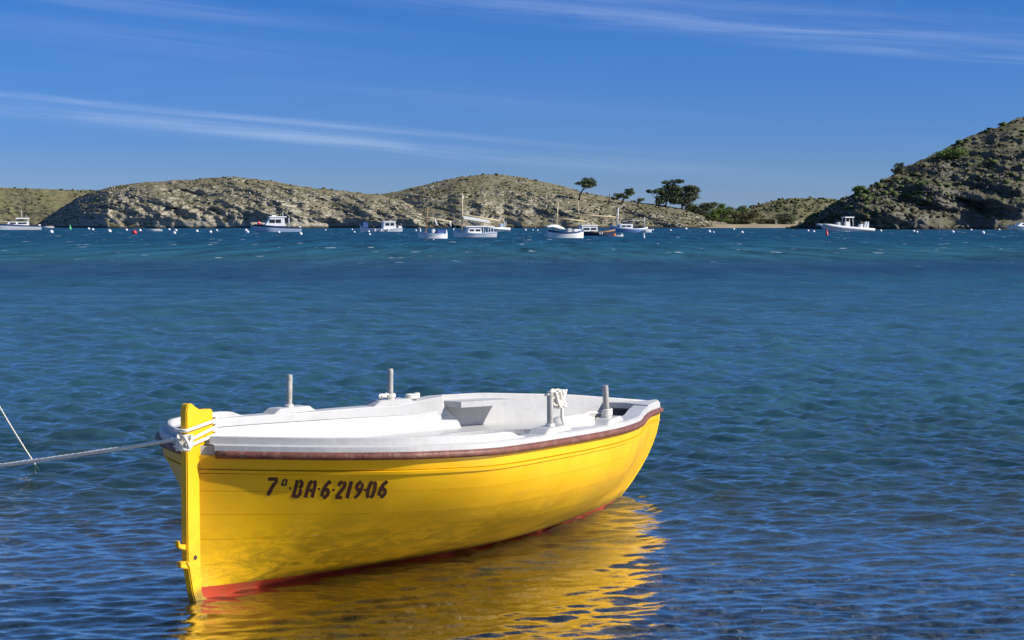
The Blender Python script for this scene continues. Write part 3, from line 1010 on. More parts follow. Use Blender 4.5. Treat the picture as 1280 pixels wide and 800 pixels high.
def mat_yellow():
    m, t, out = material('yellow_paint')
    p = t.nodes.new('ShaderNodeBsdfPrincipled')
    tcn = t.nodes.new('ShaderNodeTexCoord')

    def noise(scale, detail=6, rough=0.6, stretch=(1, 1, 1), dist=0.0):
        mp = t.nodes.new('ShaderNodeMapping')
        mp.inputs['Scale'].default_value = stretch
        t.links.new(tcn.outputs['Object'], mp.inputs[0])
        n = t.nodes.new('ShaderNodeTexNoise')
        n.inputs['Scale'].default_value = scale
        n.inputs['Detail'].default_value = detail
        n.inputs['Roughness'].default_value = rough
        n.inputs['Distortion'].default_value = dist
        t.links.new(mp.outputs[0], n.inputs['Vector'])
        return n.outputs[0]
    c = ramp_node(t, noise(2.2), [(0.3, (0.78, 0.43, 0.004)), (0.7, (0.90, 0.505, 0.006))])
    sp = t.nodes.new('ShaderNodeSeparateXYZ')
    t.links.new(tcn.outputs['Object'], sp.inputs[0])
    # underside shade broken by rippled water light, painted low on the planking
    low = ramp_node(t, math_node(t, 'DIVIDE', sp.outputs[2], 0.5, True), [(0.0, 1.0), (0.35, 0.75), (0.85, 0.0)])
    ripple_shade = ramp_node(t, noise(9.0, 9, 0.72, (0.55, 0.55, 1.6), 1.4), [(0.44, 0.0), (0.54, 1.0)])
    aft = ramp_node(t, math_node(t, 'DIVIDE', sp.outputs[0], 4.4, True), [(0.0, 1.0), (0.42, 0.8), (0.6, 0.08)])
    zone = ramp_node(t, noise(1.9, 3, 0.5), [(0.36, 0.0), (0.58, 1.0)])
    f = math_node(t, 'MULTIPLY', math_node(t, 'MULTIPLY', low, math_node(t, 'MULTIPLY', ripple_shade, zone)), math_node(t, 'MULTIPLY', aft, 1.0))
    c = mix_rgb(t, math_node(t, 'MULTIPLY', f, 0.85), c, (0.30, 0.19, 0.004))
    # fine runs and cracks
    run = ramp_node(t, noise(9.0, 6, 0.7, (1.0, 1.0, 0.35), 1.2), [(0.60, 0.0), (0.68, 1.0)])
    c = mix_rgb(t, math_node(t, 'MULTIPLY', run, math_node(t, 'MULTIPLY', low, 0.45)), c, (0.22, 0.13, 0.01))
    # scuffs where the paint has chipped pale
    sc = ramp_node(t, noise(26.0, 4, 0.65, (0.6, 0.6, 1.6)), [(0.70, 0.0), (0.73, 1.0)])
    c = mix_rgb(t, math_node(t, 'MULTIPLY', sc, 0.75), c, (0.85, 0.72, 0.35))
    # scum line just above the boot top, and scrapes down to the primer
    scum = math_node(t, 'ADD', sp.outputs[2], math_node(t, 'MULTIPLY', noise(16.0, 5, 0.7, (0.5, 0.5, 1.0)), 0.07))
    c = mix_rgb(t, ramp_node(t, math_node(t, 'DIVIDE', scum, 0.2, True), [(0.30, 0.75), (0.52, 0.0)]), c, (0.17, 0.12, 0.02))
    scr = ramp_node(t, noise(5.5, 7, 0.75, (0.5, 0.5, 2.6), 0.8), [(0.685, 0.0), (0.70, 1.0)])
    c = mix_rgb(t, math_node(t, 'MULTIPLY', scr, 0.7), c, (0.50, 0.36, 0.10))
    t.links.new(c, p.inputs['Base Color'])
    t.links.new(ramp_node(t, noise(5.0), [(0.3, 0.28), (0.7, 0.5)]), p.inputs['Roughness'])
    p.inputs['Specular IOR Level'].default_value = 0.4
    b = t.nodes.new('ShaderNodeBump')
    b.inputs['Strength'].default_value = 0.25
    b.inputs['Distance'].default_value = 0.006
    t.links.new(noise(14.0, 5, 0.6, (0.35, 1, 1.4)), b.inputs['Height'])
    t.links.new(b.outputs[0], p.inputs['Normal'])
    t.links.new(p.outputs[0], out.inputs[0])
    return m


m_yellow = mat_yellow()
m_red = paint('red_bottom_paint', (0.42, 0.034, 0.006), 0.75, 0.3, 5, dirt=(0.10, 0.07, 0.02), dirt_amt=0.85, dirt_scale=5)
m_white = paint('white_boat_paint', (0.53, 0.525, 0.515), 0.42, 0.04, 3, bump=0.2, bscale=25, dirt=(0.36, 0.34, 0.30), dirt_amt=0.6, dirt_scale=5)
m_rail = paint('worn_brown_rail', (0.165, 0.055, 0.036), 0.55, 0.3, 12, bump=0.4, bscale=60, dirt=(0.40, 0.26, 0.20), dirt_amt=0.6, dirt_scale=22)
m_pin = paint('weathered_pin', (0.37, 0.36, 0.34), 0.6, 0.3, 14, bump=0.3, bscale=50, dirt=(0.16, 0.14, 0.11), dirt_amt=0.8, dirt_scale=16)
m_letter = paint('brown_lettering', (0.075, 0.022, 0.012), 0.5, 0.25, 20)
m_dark = paint('dark_hole', (0.03, 0.025, 0.02), 0.8, 0.2, 10)
m_rope = paint('pale_rope', (0.82, 0.79, 0.70), 0.85, 0.2, 60, dirt=(0.30, 0.27, 0.2), dirt_amt=0.6, dirt_scale=30)
m_fender = paint('white_fender', (0.74, 0.72, 0.64), 0.4, 0.06, 8, dirt=(0.45, 0.42, 0.32), dirt_amt=0.5, dirt_scale=9)
m_yellow_cord = paint('yellow_cord', (0.75, 0.48, 0.02), 0.7, 0.2, 30)

boat = empty('rowing_boat', (B0.x, B0.y, 0), HD)
tag(boat, 'yellow wooden rowing boat with white inside and brown rail, moored in the shallows', 'rowing boat')
SV = np.concatenate([np.linspace(0, 0.2, 26), np.linspace(0.22, 1, 44)])


def red_q(s):
    return (0.010 + 0.050 * max(0, 1 - s / 0.26)) / sheer(s)


QE = [0.0, 0.17, 0.36, 0.55, 0.73, 0.865, 0.895, 1.0]     # seams between the strakes
for side in (1, -1):
    # inner shell the planks are fixed to: shows only in the seams and inside the boat
    rows = [[hull_off(s, q, side, -0.012) for q in np.linspace(0.10, 1.0, 16)] for s in SV]
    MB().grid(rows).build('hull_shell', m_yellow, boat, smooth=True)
    rows = [[hull(s, q, side, 0.035) for q in np.linspace(0.1, 1.0, 14)] + [hull(s, 1.0, side, 0.035) + Vector((0, 0, cap_h(s, side) - 0.008))] for s in SV]
    MB().grid(rows).build('inner_skin', m_white, boat, smooth=True)
    # red bottom
    rows = [[hull_off(s, q, side, 0.001) for q in [-1.0, -0.7, -0.4, -0.2, -0.02, red_q(s) * 0.5, red_q(s) + 0.002]] for s in SV]
    MB().grid(rows).build('bottom', m_red, boat, smooth=True)
    for k in range(len(QE) - 1):
        g0 = (0.0022 if k in (5, 6) else 0.0007) if k else 0.0
        rows_o, rows_all = [], []
        bead = 0.007 if k == 5 else 0.0
        for s in SV:
            rq = red_q(s)
            qa = rq + (1 - rq) * QE[k] + g0 / sheer(s)
            qb = rq + (1 - rq) * QE[k + 1] - (0.0022 if k in (4, 5) else 0.0007) / sheer(s)
            qs = np.linspace(qa, qb, 5 if k != 5 else 3)
            line = [hull_off(s, qs[0], side, -0.010)] + [hull_off(s, q, side, bead) for q in qs] + [hull_off(s, qs[-1], side, -0.010)]
            rows_all.append(line)
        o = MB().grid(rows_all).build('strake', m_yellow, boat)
        me = o.data
        me.polygons.foreach_set('use_smooth', [True] * len(me.polygons))
        try:
            me.set_sharp_from_angle(angle=0.7)
        except Exception:
            pass
    # brown rubbing rail
    pts = [hull(s, 1.0, side) + Vector((0, -side * 0.012, 0.004)) for s in SV[1:]]
    MB().tube(pts, 0.0185, 10).build('rub_rail', m_rail, boat, smooth=True)
    # gunwale cap: outer strip, top, inner face
    rows = []
    for s in SV[1:]:
        b, z = hb(s), sheer(s)
        wid = 0.115 if side > 0 else float(np.interp(s, [0.638, 0.644, 0.9, 0.97], [0.115, 0.032, 0.032, 0.1]))
        inn = max(0.01, b - wid)
        ch = cap_h(s, side)
        u = s * BL
        rows.append([Vector((u, -side * q, w)) for q, w in ((b + 0.006, z + 0.016), (b + 0.004, z + ch - 0.006), (b - 0.008, z + ch), (inn + 0.006, z + ch), (inn, z + ch - 0.006), (inn, z + 0.012), (b - 0.03, z + 0.005))])
    MB().grid(rows).build('gunwale_cap', m_white, boat)
    # washboard round the blunt end, with a sloped end
    rows = []
    for s in np.linspace(0.008, 0.315, 44):
        z = sheer(s)
        ht = 0.052 + 0.034 * float(np.interp(s, [0.27, 0.285, 0.30, 0.315], [1, 0.86, 0.2, 0.02]))
        bo = max(0.012, hb(s) - 0.022 - 0.012 * (1 - s))
        bi = max(0.006, bo - 0.030)
        u = s * BL + 0.012
        rows.append([Vector((u, -side * q, w)) for q, w in ((bo, z + 0.040), (bo - 0.004, z + ht - 0.004), (bo - 0.008, z + ht), (bi + 0.004, z + ht), (bi, z + ht - 0.004), (bi, z + 0.040))])
    MB().grid(rows).build('washboard', m_white, boat)
    # lining board between deck and gunwale, ogee end
    rows = []
    for s in np.linspace(0.05, 0.64, 60):
        z = sheer(s)
        b = hb(s) - 0.105
        rows.append([(s, b, 0.49), (s, b + 0.004, z + cap_h(s, side) - 0.006)])
    top, botm = [], []
    for (s, b, z0), (_, b1, z1) in rows:
        top.append(Vector((s * BL, -side * b1, z1)))
        pe = hull(s, 0.49 / sheer(s), 1, 0.05)
        botm.append(Vector((pe.x, -side * min(b - 0.03, -pe.y), z0)))
    lb = MB()
    grid_rows = []
    nseg = 8
    for i in range(len(top)):
        row = []
        s = np.linspace(0.05, 0.64, 60)[i]
        for k in range(nseg + 1):
            f = k / nseg
            pnt = botm[i].lerp(top[i], f)
            if i == len(top) - 1:                           # the ogee: the foot reaches further forward than the lip
                pnt = pnt + Vector((0.12 * (0.5 + 0.5 * math.cos(math.pi * min(1, max(0, (f - 0.15) / 0.6)))), side * 0.03 * (1 - f), 0))
            row.append(pnt)
        grid_rows.append(row)
    lb.grid(grid_rows)
    th = [[p + Vector((0, -side * 0.022, 0)) for p in r] for r in grid_rows]
    lb.grid(th)
    lb.grid([[r for r in grid_rows[-1]], [r for r in th[-1]]])
    lb.build('lining_board', m_white, boat)
    # knee shelf let in behind the end of the lining board
    s0, s1 = 0.644, 0.735
    rows = []
    for s in np.linspace(s0, s1, 8):
        z = sheer(s) + cap_h(s, side) - 0.030
        b = hb(s) - 0.02
        rows.append([Vector((s * BL, -side * b, z)), Vector((s * BL, -side * max(0.03, b - 0.20), z)), Vector((s * BL, -side * max(0.03, b - 0.20), z - 0.035)), Vector((s * BL, -side * b, z - 0.035))])
    kb = MB().grid(rows, close=True)
    n_ = len(rows) * 4
    kb.f += [(3, 2, 1, 0), (n_ - 4, n_ - 3, n_ - 2, n_ - 1)]
    kb.build('corner_shelf', m_white, boat)

# deck with a long open well
DZ = 0.505


def deck_edge(s):
    q = DZ / sheer(s)
    return hull(s, min(1, q), 1, 0.04)


def well_half(u):
    a, b = 0.62, 3.08
    if u <= a or u >= b:
        return 0.0
    f = min((u - a) / 0.4, (b - u) / 0.55, 1.0)
    return 0.37 * math.sqrt(max(0, 1 - (1 - f) ** 2))


us = sorted(list(np.linspace(0.06, 4.2, 80)) + [0.621, 0.63, 0.65, 3.079, 3.07, 3.055, 3.03])
eu, ev = [], []
for s in np.linspace(0.005, 0.995, 120):
    p = deck_edge(s)
    eu.append(p.x)
    ev.append(-p.y)
for side in (1, -1):
    rows = []
    for u in us:
        wv = well_half(u)
        e = max(wv + 0.002, float(np.interp(u, eu, ev)))
        rows.append([Vector((u, -side * e, DZ)), Vector((u, -side * (wv * 0.5 + e * 0.5), DZ + 0.004)), Vector((u, -side * wv, DZ + 0.006)), Vector((u, -side * wv, DZ - 0.025))])
    MB().grid(rows).build('deck', m_white, boat)
rows = []
for u in [w_ for w_ in us if 0.6 < w_ < 3.09]:
    wv = well_half(u) + 0.004
    lowv = max(0.0, -hull(min(0.97, u / BLW), 0.2, 1, 0.05).y) * 0.8
    lowv = min(wv * 0.9, lowv)
    rows.append([Vector((u, -wv, DZ - 0.02)), Vector((u, -lowv, 0.15)), Vector((u, 0, 0.12)), Vector((u, lowv, 0.15)), Vector((u, wv, DZ - 0.02))])
MB().grid(rows).build('well', m_white, boat, smooth=True)
# thwart across the well
MB().box((1.75, 0, DZ - 0.045), (0.24, 0.72, 0.03)).build('thwart', m_white, boat, bevel=0.006)
# breasthook closing the pointed end
bh = []
for s in np.linspace(0.90, 0.998, 10):
    b = max(0.012, hb(s) - 0.004)
    z = sheer(s) + cap_h(s, 1) + 0.006
    bh.append([Vector((s * BL, -b, z)), Vector((s * BL, 0, z + 0.006)), Vector((s * BL, b, z)), Vector((s * BL, b, z - 0.03)), Vector((s * BL, 0, z - 0.03)), Vector((s * BL, -b, z - 0.03))])
k_ = MB().grid(bh, close=True)
k_.f += [(5, 4, 3, 2, 1, 0)]
k_.build('breasthook', m_white, boat)
# pointed end post
pp = [hull(1.0, q, 1) for q in np.linspace(-1, 1, 16)]
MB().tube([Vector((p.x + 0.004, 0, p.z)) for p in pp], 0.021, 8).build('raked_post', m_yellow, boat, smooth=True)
# upright post at the blunt end
poly = [(0.0, -0.28), (-0.018, -0.03), (-0.045, 0.03), (-0.075, 0.17), (-0.088, 0.186), (-0.080, 0.195), (-0.080, 0.885), (-0.074, 0.912), (-0.058, 0.922), (-0.040, 0.918), (-0.018, 0.902),
        (0.010, 0.888), (0.045, 0.884), (0.085, 0.885), (0.098, 0.878), (0.100, 0.75), (0.055, 0.70), (0.040, 0.66), (0.050, 0.4), (0.075, 0.2), (0.055, 0.0), (0.04, -0.28)]
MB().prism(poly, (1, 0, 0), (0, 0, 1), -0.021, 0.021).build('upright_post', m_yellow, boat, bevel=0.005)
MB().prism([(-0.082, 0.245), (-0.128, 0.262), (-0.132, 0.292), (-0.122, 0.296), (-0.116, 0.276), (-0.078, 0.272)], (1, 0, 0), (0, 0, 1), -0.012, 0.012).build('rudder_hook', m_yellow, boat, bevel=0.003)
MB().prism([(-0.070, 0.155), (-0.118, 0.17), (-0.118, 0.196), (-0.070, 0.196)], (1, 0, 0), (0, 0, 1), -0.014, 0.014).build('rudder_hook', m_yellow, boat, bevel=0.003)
MB().tube([(-0.03, -0.0235, 0.205), (-0.03, 0.0235, 0.205)], 0.011, 8).build('bolt_hole', m_dark, boat)

# thole pins on their pads
PINS = []
for s, side, lean in ((0.385, -1, 0.026), (0.563, -1, 0.016), (0.392, 1, 0.0), (0.572, 1, -0.006)):
    z = sheer(s) + cap_h(s, side)
    b = hb(s) - 0.058
    tang = (Vector((hb(s + 0.03) - hb(s - 0.03), 0, 0)).x) / (0.06 * BL)
    ang = math.atan(-side * tang)
    M = Matrix.Rotation(ang, 3, 'Z')
    c = Vector((s * BL, -side * b, z))
    prof = [(-0.17, 0), (-0.115, 0.034), (0.115, 0.034), (0.17, 0)]
    pv = [c + M @ Vector((a, w, h_ - 0.002)) for w in (-0.05, 0.05) for a, h_ in prof]
    pf = [(0, 1, 2, 3), (7, 6, 5, 4), (0, 4, 5, 1), (1, 5, 6, 2), (2, 6, 7, 3), (3, 7, 4, 0)]
    MB().add(pv, pf).build('pin_pad', m_white, boat, bevel=0.004)
    top = c + Vector((0, 0, 0.21)) + Vector((lean * 1.4, -side * lean, 0))
    pin = MB().tube([c + Vector((0, 0, 0.02)), c.lerp(top, 0.5), top - Vector((0, 0, 0.012)), top], [0.0165, 0.0165, 0.017, 0.0145], 12).build('thole_pin', m_pin, boat, smooth=True)
    try:
        pin.data.set_sharp_from_angle(angle=0.7)
    except Exception:
        pass
    MB().tube([c + Vector((0, 0, 0.028)), c + Vector((0, 0, 0.046))], 0.024, 12).build('collar', m_rope, pin)
    PINS.append((c, top))

# registration painted on the planking, stencilled: strokes given in photo pixels, then laid on the hull
sg = np.linspace(0.0, 0.32, 140)
qg = np.linspace(0.3, 1.0, 110)
cP, sP = math.cos(PITCH), math.sin(PITCH)
G = []
for s in sg:
    for q in qg:
        h_ = hull(s, q, 1)
        w = B0 + AX * h_.x - NV * h_.y + Vector((0, 0, h_.z))
        d = w.y * cP - (w.z - CAMH) * sP
        G.append((640 + FPX * w.x / d, 400 - FPX * ((w.z - CAMH) * cP + w.y * sP) / d, s, q))
G = np.array(G)


def on_hull(px, py):
    d = (G[:, 0] - px) ** 2 + (G[:, 1] - py) ** 2
    i = np.argpartition(d, 6)[:6]
    A = np.column_stack([np.ones(6), G[i, 0] - px, G[i, 1] - py])
    s = np.linalg.lstsq(A, G[i, 2], rcond=None)[0][0]
    q = np.linalg.lstsq(A, G[i, 3], rcond=None)[0][0]
    return hull_off(float(np.clip(s, 0, 0.4)), float(np.clip(q, 0.2, 0.99)), 1, 0.0012)


def arc(cx, cy, rx, ry, a0, a1, n=9):
    return [(cx + rx * math.cos(math.radians(a0 + (a1 - a0) * k / (n - 1))), cy + ry * math.sin(math.radians(a0 + (a1 - a0) * k / (n - 1)))) for k in range(n)]


GL = {   # unit box, y up; each entry a stroke; gaps are the stencil bridges
    '7': [[(0.05, 0.92), (0.95, 0.92)], [(0.88, 0.84), (0.62, 0.5), (0.42, 0.0)]],
    'B': [[(0.2, 0.0), (0.2, 1.0)], [(0.42, 0.95), (0.62, 0.93), (0.80, 0.82), (0.80, 0.66), (0.62, 0.54)], [(0.42, 0.05), (0.66, 0.07), (0.86, 0.2), (0.86, 0.38), (0.66, 0.48)]],
    'A': [[(0.1, 0.0), (0.12, 0.55), (0.22, 0.85), (0.42, 0.97)], [(0.58, 0.97), (0.78, 0.9), (0.86, 0.7), (0.88, 0.0)], [(0.34, 0.42), (0.66, 0.42)]],
    '6': [[(0.80, 0.98), (0.45, 0.80), (0.22, 0.5), (0.16, 0.28), (0.26, 0.08)], [(0.40, 0.03), (0.62, 0.04), (0.84, 0.18), (0.86, 0.36), (0.70, 0.50), (0.36, 0.46)]],
    '2': [[(0.16, 0.72), (0.24, 0.9), (0.5, 0.97)], [(0.62, 0.96), (0.82, 0.86), (0.82, 0.66), (0.6, 0.42), (0.24, 0.1)], [(0.12, 0.05), (0.9, 0.05)]],
    '1': [[(0.5, 0.0), (0.5, 1.0)]],
    '9': [[(0.20, 0.02), (0.55, 0.20), (0.78, 0.5), (0.84, 0.72), (0.74, 0.92)], [(0.60, 0.97), (0.38, 0.96), (0.16, 0.82), (0.14, 0.64), (0.30, 0.50), (0.64, 0.54)]],
    '0': [[(0.42, 0.97), (0.22, 0.85), (0.14, 0.5), (0.2, 0.15), (0.4, 0.03)], [(0.58, 0.97), (0.8, 0.85), (0.86, 0.5), (0.8, 0.15), (0.6, 0.03)]],
    '-': [[(0.0, 0.5), (1.0, 0.5)]],
    'a': [[(0.75, 0.95), (0.75, 0.05)], [(0.6, 0.95), (0.25, 0.85), (0.15, 0.45), (0.3, 0.1), (0.6, 0.1)]],
}
letters = [('7', 329.5, 348.5, 597.0, 619.2, 3.9), ('a', 350.5, 361.0, 598.5, 607.5, 2.2), ('-', 361.5, 364.0, 607.0, 613.5, 3.0), ('B', 364.0, 381.0, 600.0, 622.0, 3.9), ('A', 380.5, 397.0, 600.5, 622.0, 3.8),
           ('-', 397.0, 400.0, 608.0, 614.5, 2.6), ('6', 399.5, 415.5, 601.0, 622.5, 3.8), ('-', 415.0, 418.5, 609.0, 615.5, 2.4), ('2', 417.5, 434.0, 601.5, 622.8, 3.8), ('1', 430.5, 442.5, 601.5, 622.8, 4.2),
           ('9', 441.0, 456.0, 602.0, 622.8, 3.6), ('-', 454.5, 458.0, 609.0, 615.5, 2.4), ('0', 456.0, 472.5, 601.5, 622.6, 4.0), ('6', 471.0, 486.5, 601.0, 621.5, 3.8)]
lm = MB()
for ch, x0, x1, y0, y1, wdt in letters:
    H_ = y1 - y0
    sl = 0.0 if ch == '-' else 0.26 * H_
    Wd = (x1 - x0) - sl
    for st in GL[ch]:
        P = [(x0 + a * Wd + b * sl, y1 - b * H_) for a, b in st]
        Q = [P[0]]
        for a, b in zip(P[:-1], P[1:]):
            for k in (1, 2, 3):
                Q.append((a[0] + (b[0] - a[0]) * k / 3, a[1] + (b[1] - a[1]) * k / 3))
        ra, rb = [], []
        for i, q in enumerate(Q):
            a, b = Q[max(0, i - 1)], Q[min(len(Q) - 1, i + 1)]
            tx, ty = b[0] - a[0], b[1] - a[1]
            ln = math.hypot(tx, ty) or 1
            w = wdt / 2 * 1.14
            ra.append(on_hull(q[0] - ty / ln * w, q[1] + tx / ln * w))
            rb.append(on_hull(q[0] + ty / ln * w, q[1] - tx / ln * w))
        lm.grid([ra, rb])
o = lm.build('registration_lettering', m_letter, boat, fix=False)
o['label'] = 'dark brown stencilled registration 7a-BA-6-219-06 on the planking'


# ---- things lying in the boat
def boat_to_world(p):
    return B0 + AX * p.x - NV * p.y + Vector((0, 0, p.z))


def lathe(prof, n=20):
    """profile (r, x) turned round the x axis"""
    m = MB()
    m.grid([[Vector((x, r * math.cos(2 * math.pi * k / n), r * math.sin(2 * math.pi * k / n))) for k in range(n)] for r, x in prof], close=True)
    return m


fp = boat_to_world(Vector((0.515 * BL, -(hb(0.515) - 0.17), sheer(0.515) + 0.035)))
fend = empty('boat_fender', fp, HD + math.radians(-8))
lathe([(0.004, -0.19), (0.03, -0.185), (0.055, -0.16), (0.068, -0.12), (0.072, 0.0), (0.068, 0.08), (0.055, 0.12), (0.03, 0.14), (0.022, 0.145), (0.022, 0.17), (0.004, 0.172)]).build('body', m_fender, fend, smooth=True)
MB().tube([(0.16, 0.0, -0.02), (0.17, 0.02, 0.035), (0.20, 0.02, 0.03), (0.23, 0.0, -0.01)], 0.009, 8).build('eye_rope', m_rope, fend, smooth=True)
MB().tube([(0.195, 0.03, 0.0), (0.205, 0.0, 0.028), (0.215, -0.03, 0.0)], 0.012, 8).build('whipping', m_yellow_cord, fend, smooth=True)
tag(fend, 'off-white plastic fender lying inside the yellow boat', 'fender')

r_ = random.Random(5)
c0, t0 = PINS[2]
kc = t0 + Vector((0.10, 0.02, -0.045))
kn = empty('rope_knot', boat_to_world(kc), HD)
pts = []
for i in range(70):
    a = i * 0.62
    pts.append(Vector((0.036 * math.cos(a) * (1 + 0.25 * math.sin(a * 0.37)), 0.030 * math.sin(a * 0.81), 0.045 * math.sin(a * 1.13 + 0.6))))
MB().tube(pts, 0.0075, 6).build('knot', m_rope, kn, smooth=True)
MB().tube([(-0.02, 0, 0.02), (-0.05, -0.01, 0.045), (-0.09, -0.02, 0.042), (-0.116, -0.02, 0.03), (-0.118, 0.0, 0.03)], 0.008, 6).build('pin_loop', m_rope, kn, smooth=True)
MB().tube([(0.03, 0, 0.03), (0.05, 0.0, -0.03), (0.045, 0.0, -0.1), (0.07, 0.0, -0.15)], 0.0085, 6).build('tail', m_rope, kn, smooth=True)
tag(kn, 'knotted pale rope hanging from a thole pin of the yellow boat', 'rope')

c1, t1 = PINS[3]
la = empty('rope_lashing', boat_to_world(c1 + Vector((0, 0, 0.034))), HD)
pts = [Vector((0.026 * math.cos(i * 0.6), 0.026 * math.sin(i * 0.6), 0.006 + 0.0012 * i)) for i in range(34)]
MB().tube(pts, 0.0065, 6).build('turns', m_rope, la, smooth=True)
MB().tube([(0.0, 0.03, 0.02), (-0.08, 0.06, 0.03), (-0.17, 0.075, 0.01), (-0.25, 0.10, 0.02)], 0.007, 6).build('tail', m_rope, la, smooth=True)
tag(la, 'thin pale lashing wound round the thole pin by the pointed end', 'rope')
c2, t2 = PINS[1]
la = empty('rope_lashing', boat_to_world(c2 + Vector((0, 0, 0.034))), HD)
pts = [Vector((0.026 * math.cos(i * 0.6), 0.026 * math.sin(i * 0.6), 0.006 + 0.0010 * i)) for i in range(26)]
MB().tube(pts, 0.0065, 6).build('turns', m_rope, la, smooth=True)
pts = [Vector((-0.05 - 0.03 * math.cos(i * 0.7) - 0.002 * i, 0.01 * math.sin(i * 1.3), 0.012 + 0.018 * abs(math.sin(i * 0.5)))) for i in range(22)]
MB().tube(pts, 0.0065, 6).build('tail', m_rope, la, smooth=True)
tag(la, 'short pale rope end tied round the far thole pin amidships', 'rope')
ph = empty('rope_coil', boat_to_world(Vector((0.60 * BL, (hb(0.60) - 0.06), sheer(0.60) + cap_h(0.60) + 0.003))), HD)
pts = [Vector((0.05 * math.cos(i * 0.5), 0.03 * math.sin(i * 0.5), 0.008 + 0.0007 * i)) for i in range(40)]
MB().tube(pts, 0.007, 6).build('coil', m_rope, ph, smooth=True)
tag(ph, 'small flat coil of pale rope on the far gunwale', 'rope')

# ------------------------------------------------------------------ mooring post (beyond the frame) and lines
STAKE = Vector((-3.6, 9.5, 0))
st = empty('mooring_post', (STAKE.x, STAKE.y, -0.5))
MB().tube([(0, 0, 0), (0.01, 0, 1.2), (0.0, 0.01, 2.3), (0.0, 0.01, 2.36)], [0.075, 0.07, 0.065, 0.05], 12).build('shaft', m_bark, st, smooth=True)
MB().tube([(0.0, 0, 2.20), (0.0, 0, 2.26)], 0.074, 12).build('band', m_pin, st, smooth=True)
tag(st, 'rough wooden mooring post standing in the shallows', 'post')


def rope_mesh(pts, r, twist=150.0, n=10, amp=0.22):
    """laid rope: three strands as lobes turning along the line"""
    pts = [Vector(p) for p in pts]
    dense = []
    for a, b in zip(pts[:-1], pts[1:]):
        L = (b - a).length
        k = max(2, int(L / 0.016))
        dense += [a.lerp(b, i / k) for i in range(k)]
    dense.append(pts[-1])
    m = MB()
    rows = []
    ln = 0
    ref = Vector((0, 0, 1))
    for i, p in enumerate(dense):
        d = (dense[min(i + 1, len(dense) - 1)] - dense[max(0, i - 1)]).normalized()
        a = d.cross(ref)
        if a.length < 1e-3:
            a = d.cross(Vector((1, 0, 0)))
        a.normalize()
        b = d.cross(a)
        if i:
            ln += (p - dense[i - 1]).length
        row = []
        for k in range(n):
            q = 2 * math.pi * k / n
            rr = r * (1 + amp * math.cos(3 * (q + ln * twist / 3)))
            row.append(p + (a * math.cos(q) + b * math.sin(q)) * rr)
        rows.append(row)
    m.grid(rows, close=True)
    return m


def catenary(a, b, sag, n=40):
    a, b = Vector(a), Vector(b)
    return [a.lerp(b, i / n) - Vector((0, 0, sag * 4 * (i / n) * (1 - i / n))) for i in range(n + 1)]


ml = empty('mooring_line', boat_to_world(Vector((0, 0, 0.78))))
org = ml.location.copy()
ka = boat_to_world(Vector((-0.10, -0.02, 0.765)))
kb_ = Vector((STAKE.x, STAKE.y, 0.42))
rope_mesh([p - org for p in catenary(ka, kb_, 0.02)], 0.0092).build('line', m_rope, ml, smooth=True)
turn = []
for lev, tilt in ((0.745, 0.045), (0.775, 0.055), (0.815, 0.035)):
    for k in range(17):
        a = 2 * math.pi * k / 16
        ex, ey = 0.122 * math.cos(a), 0.040 * math.sin(a)
        ex = max(-0.102, min(0.122, ex * 1.15))
        ey = max(-0.036, min(0.036, ey * 1.4))
        turn.append(boat_to_world(Vector((ex, ey, lev + tilt * ex / 0.11 * 0.5))) - org)
MB().tube(turn, 0.0082, 8).build('post_turns', m_rope, ml, smooth=True)
kp = []
for i in range(40):
    a = i * 0.7
    kp.append(boat_to_world(Vector((-0.105 + 0.022 * math.cos(a), -0.028 + 0.03 * math.sin(a * 0.83), 0.745 + 0.034 * math.sin(a * 1.21)))) - org)
MB().tube(kp, 0.0075, 7).build('hitch', m_rope, ml, smooth=True)
tag(ml, 'pale mooring line made fast round the upright post of the yellow boat', 'rope')

w0 = at_height(49, 588, -0.03)
ST2 = Vector((-3.52, 11.5, 0))
st = empty('mooring_stake', (ST2.x, ST2.y, -0.7))
MB().tube([(0, 0, 0), (0.0, 0.01, 1.2), (0.01, 0.0, 2.22), (0.01, 0, 2.26)], [0.05, 0.048, 0.045, 0.03], 10).build('shaft', m_bark, st, smooth=True)
MB().tube([(0.01, 0, 2.10), (0.01, 0, 2.15)], 0.052, 10).build('band', m_pin, st, smooth=True)
tag(st, 'slim wooden stake holding the thin slack line', 'post')
l2 = empty('slack_line', w0)
rope_mesh([p - w0 for p in catenary(w0, (ST2.x, ST2.y, 1.44), 0.06)], 0.0052).build('line', m_rope, l2, smooth=True)
tag(l2, 'thin slack line running down into the water behind the mooring line', 'rope')


# ------------------------------------------------------------------ boats lying at their moorings
m_bw = paint('moored_white', (0.78, 0.78, 0.77), 0.4, 0.04, 1.0)
m_bpale = paint('moored_pale_blue', (0.42, 0.52, 0.66), 0.4, 0.06, 1.0)
m_bblue = paint('moored_blue', (0.13, 0.27, 0.50), 0.4, 0.08, 1.0)
m_bnavy = paint('moored_navy', (0.018, 0.025, 0.065), 0.4, 0.1, 1.0)
m_bstripe = paint('moored_stripe', (0.03, 0.06, 0.16), 0.4, 0.1, 1.0)
m_glass = paint('boat_window_glass', (0.02, 0.028, 0.035), 0.15, 0.1, 1.0)
m_wood = paint('varnished_wood', (0.36, 0.19, 0.085), 0.5, 0.2, 2.0)
m_palewood = paint('pale_spar', (0.60, 0.47, 0.27), 0.5, 0.15, 2.0)
m_redb = paint('red_float', (0.60, 0.03, 0.035), 0.4, 0.1, 1.0)
m_greenb = paint('green_float', (0.05, 0.42, 0.16), 0.4, 0.1, 1.0)
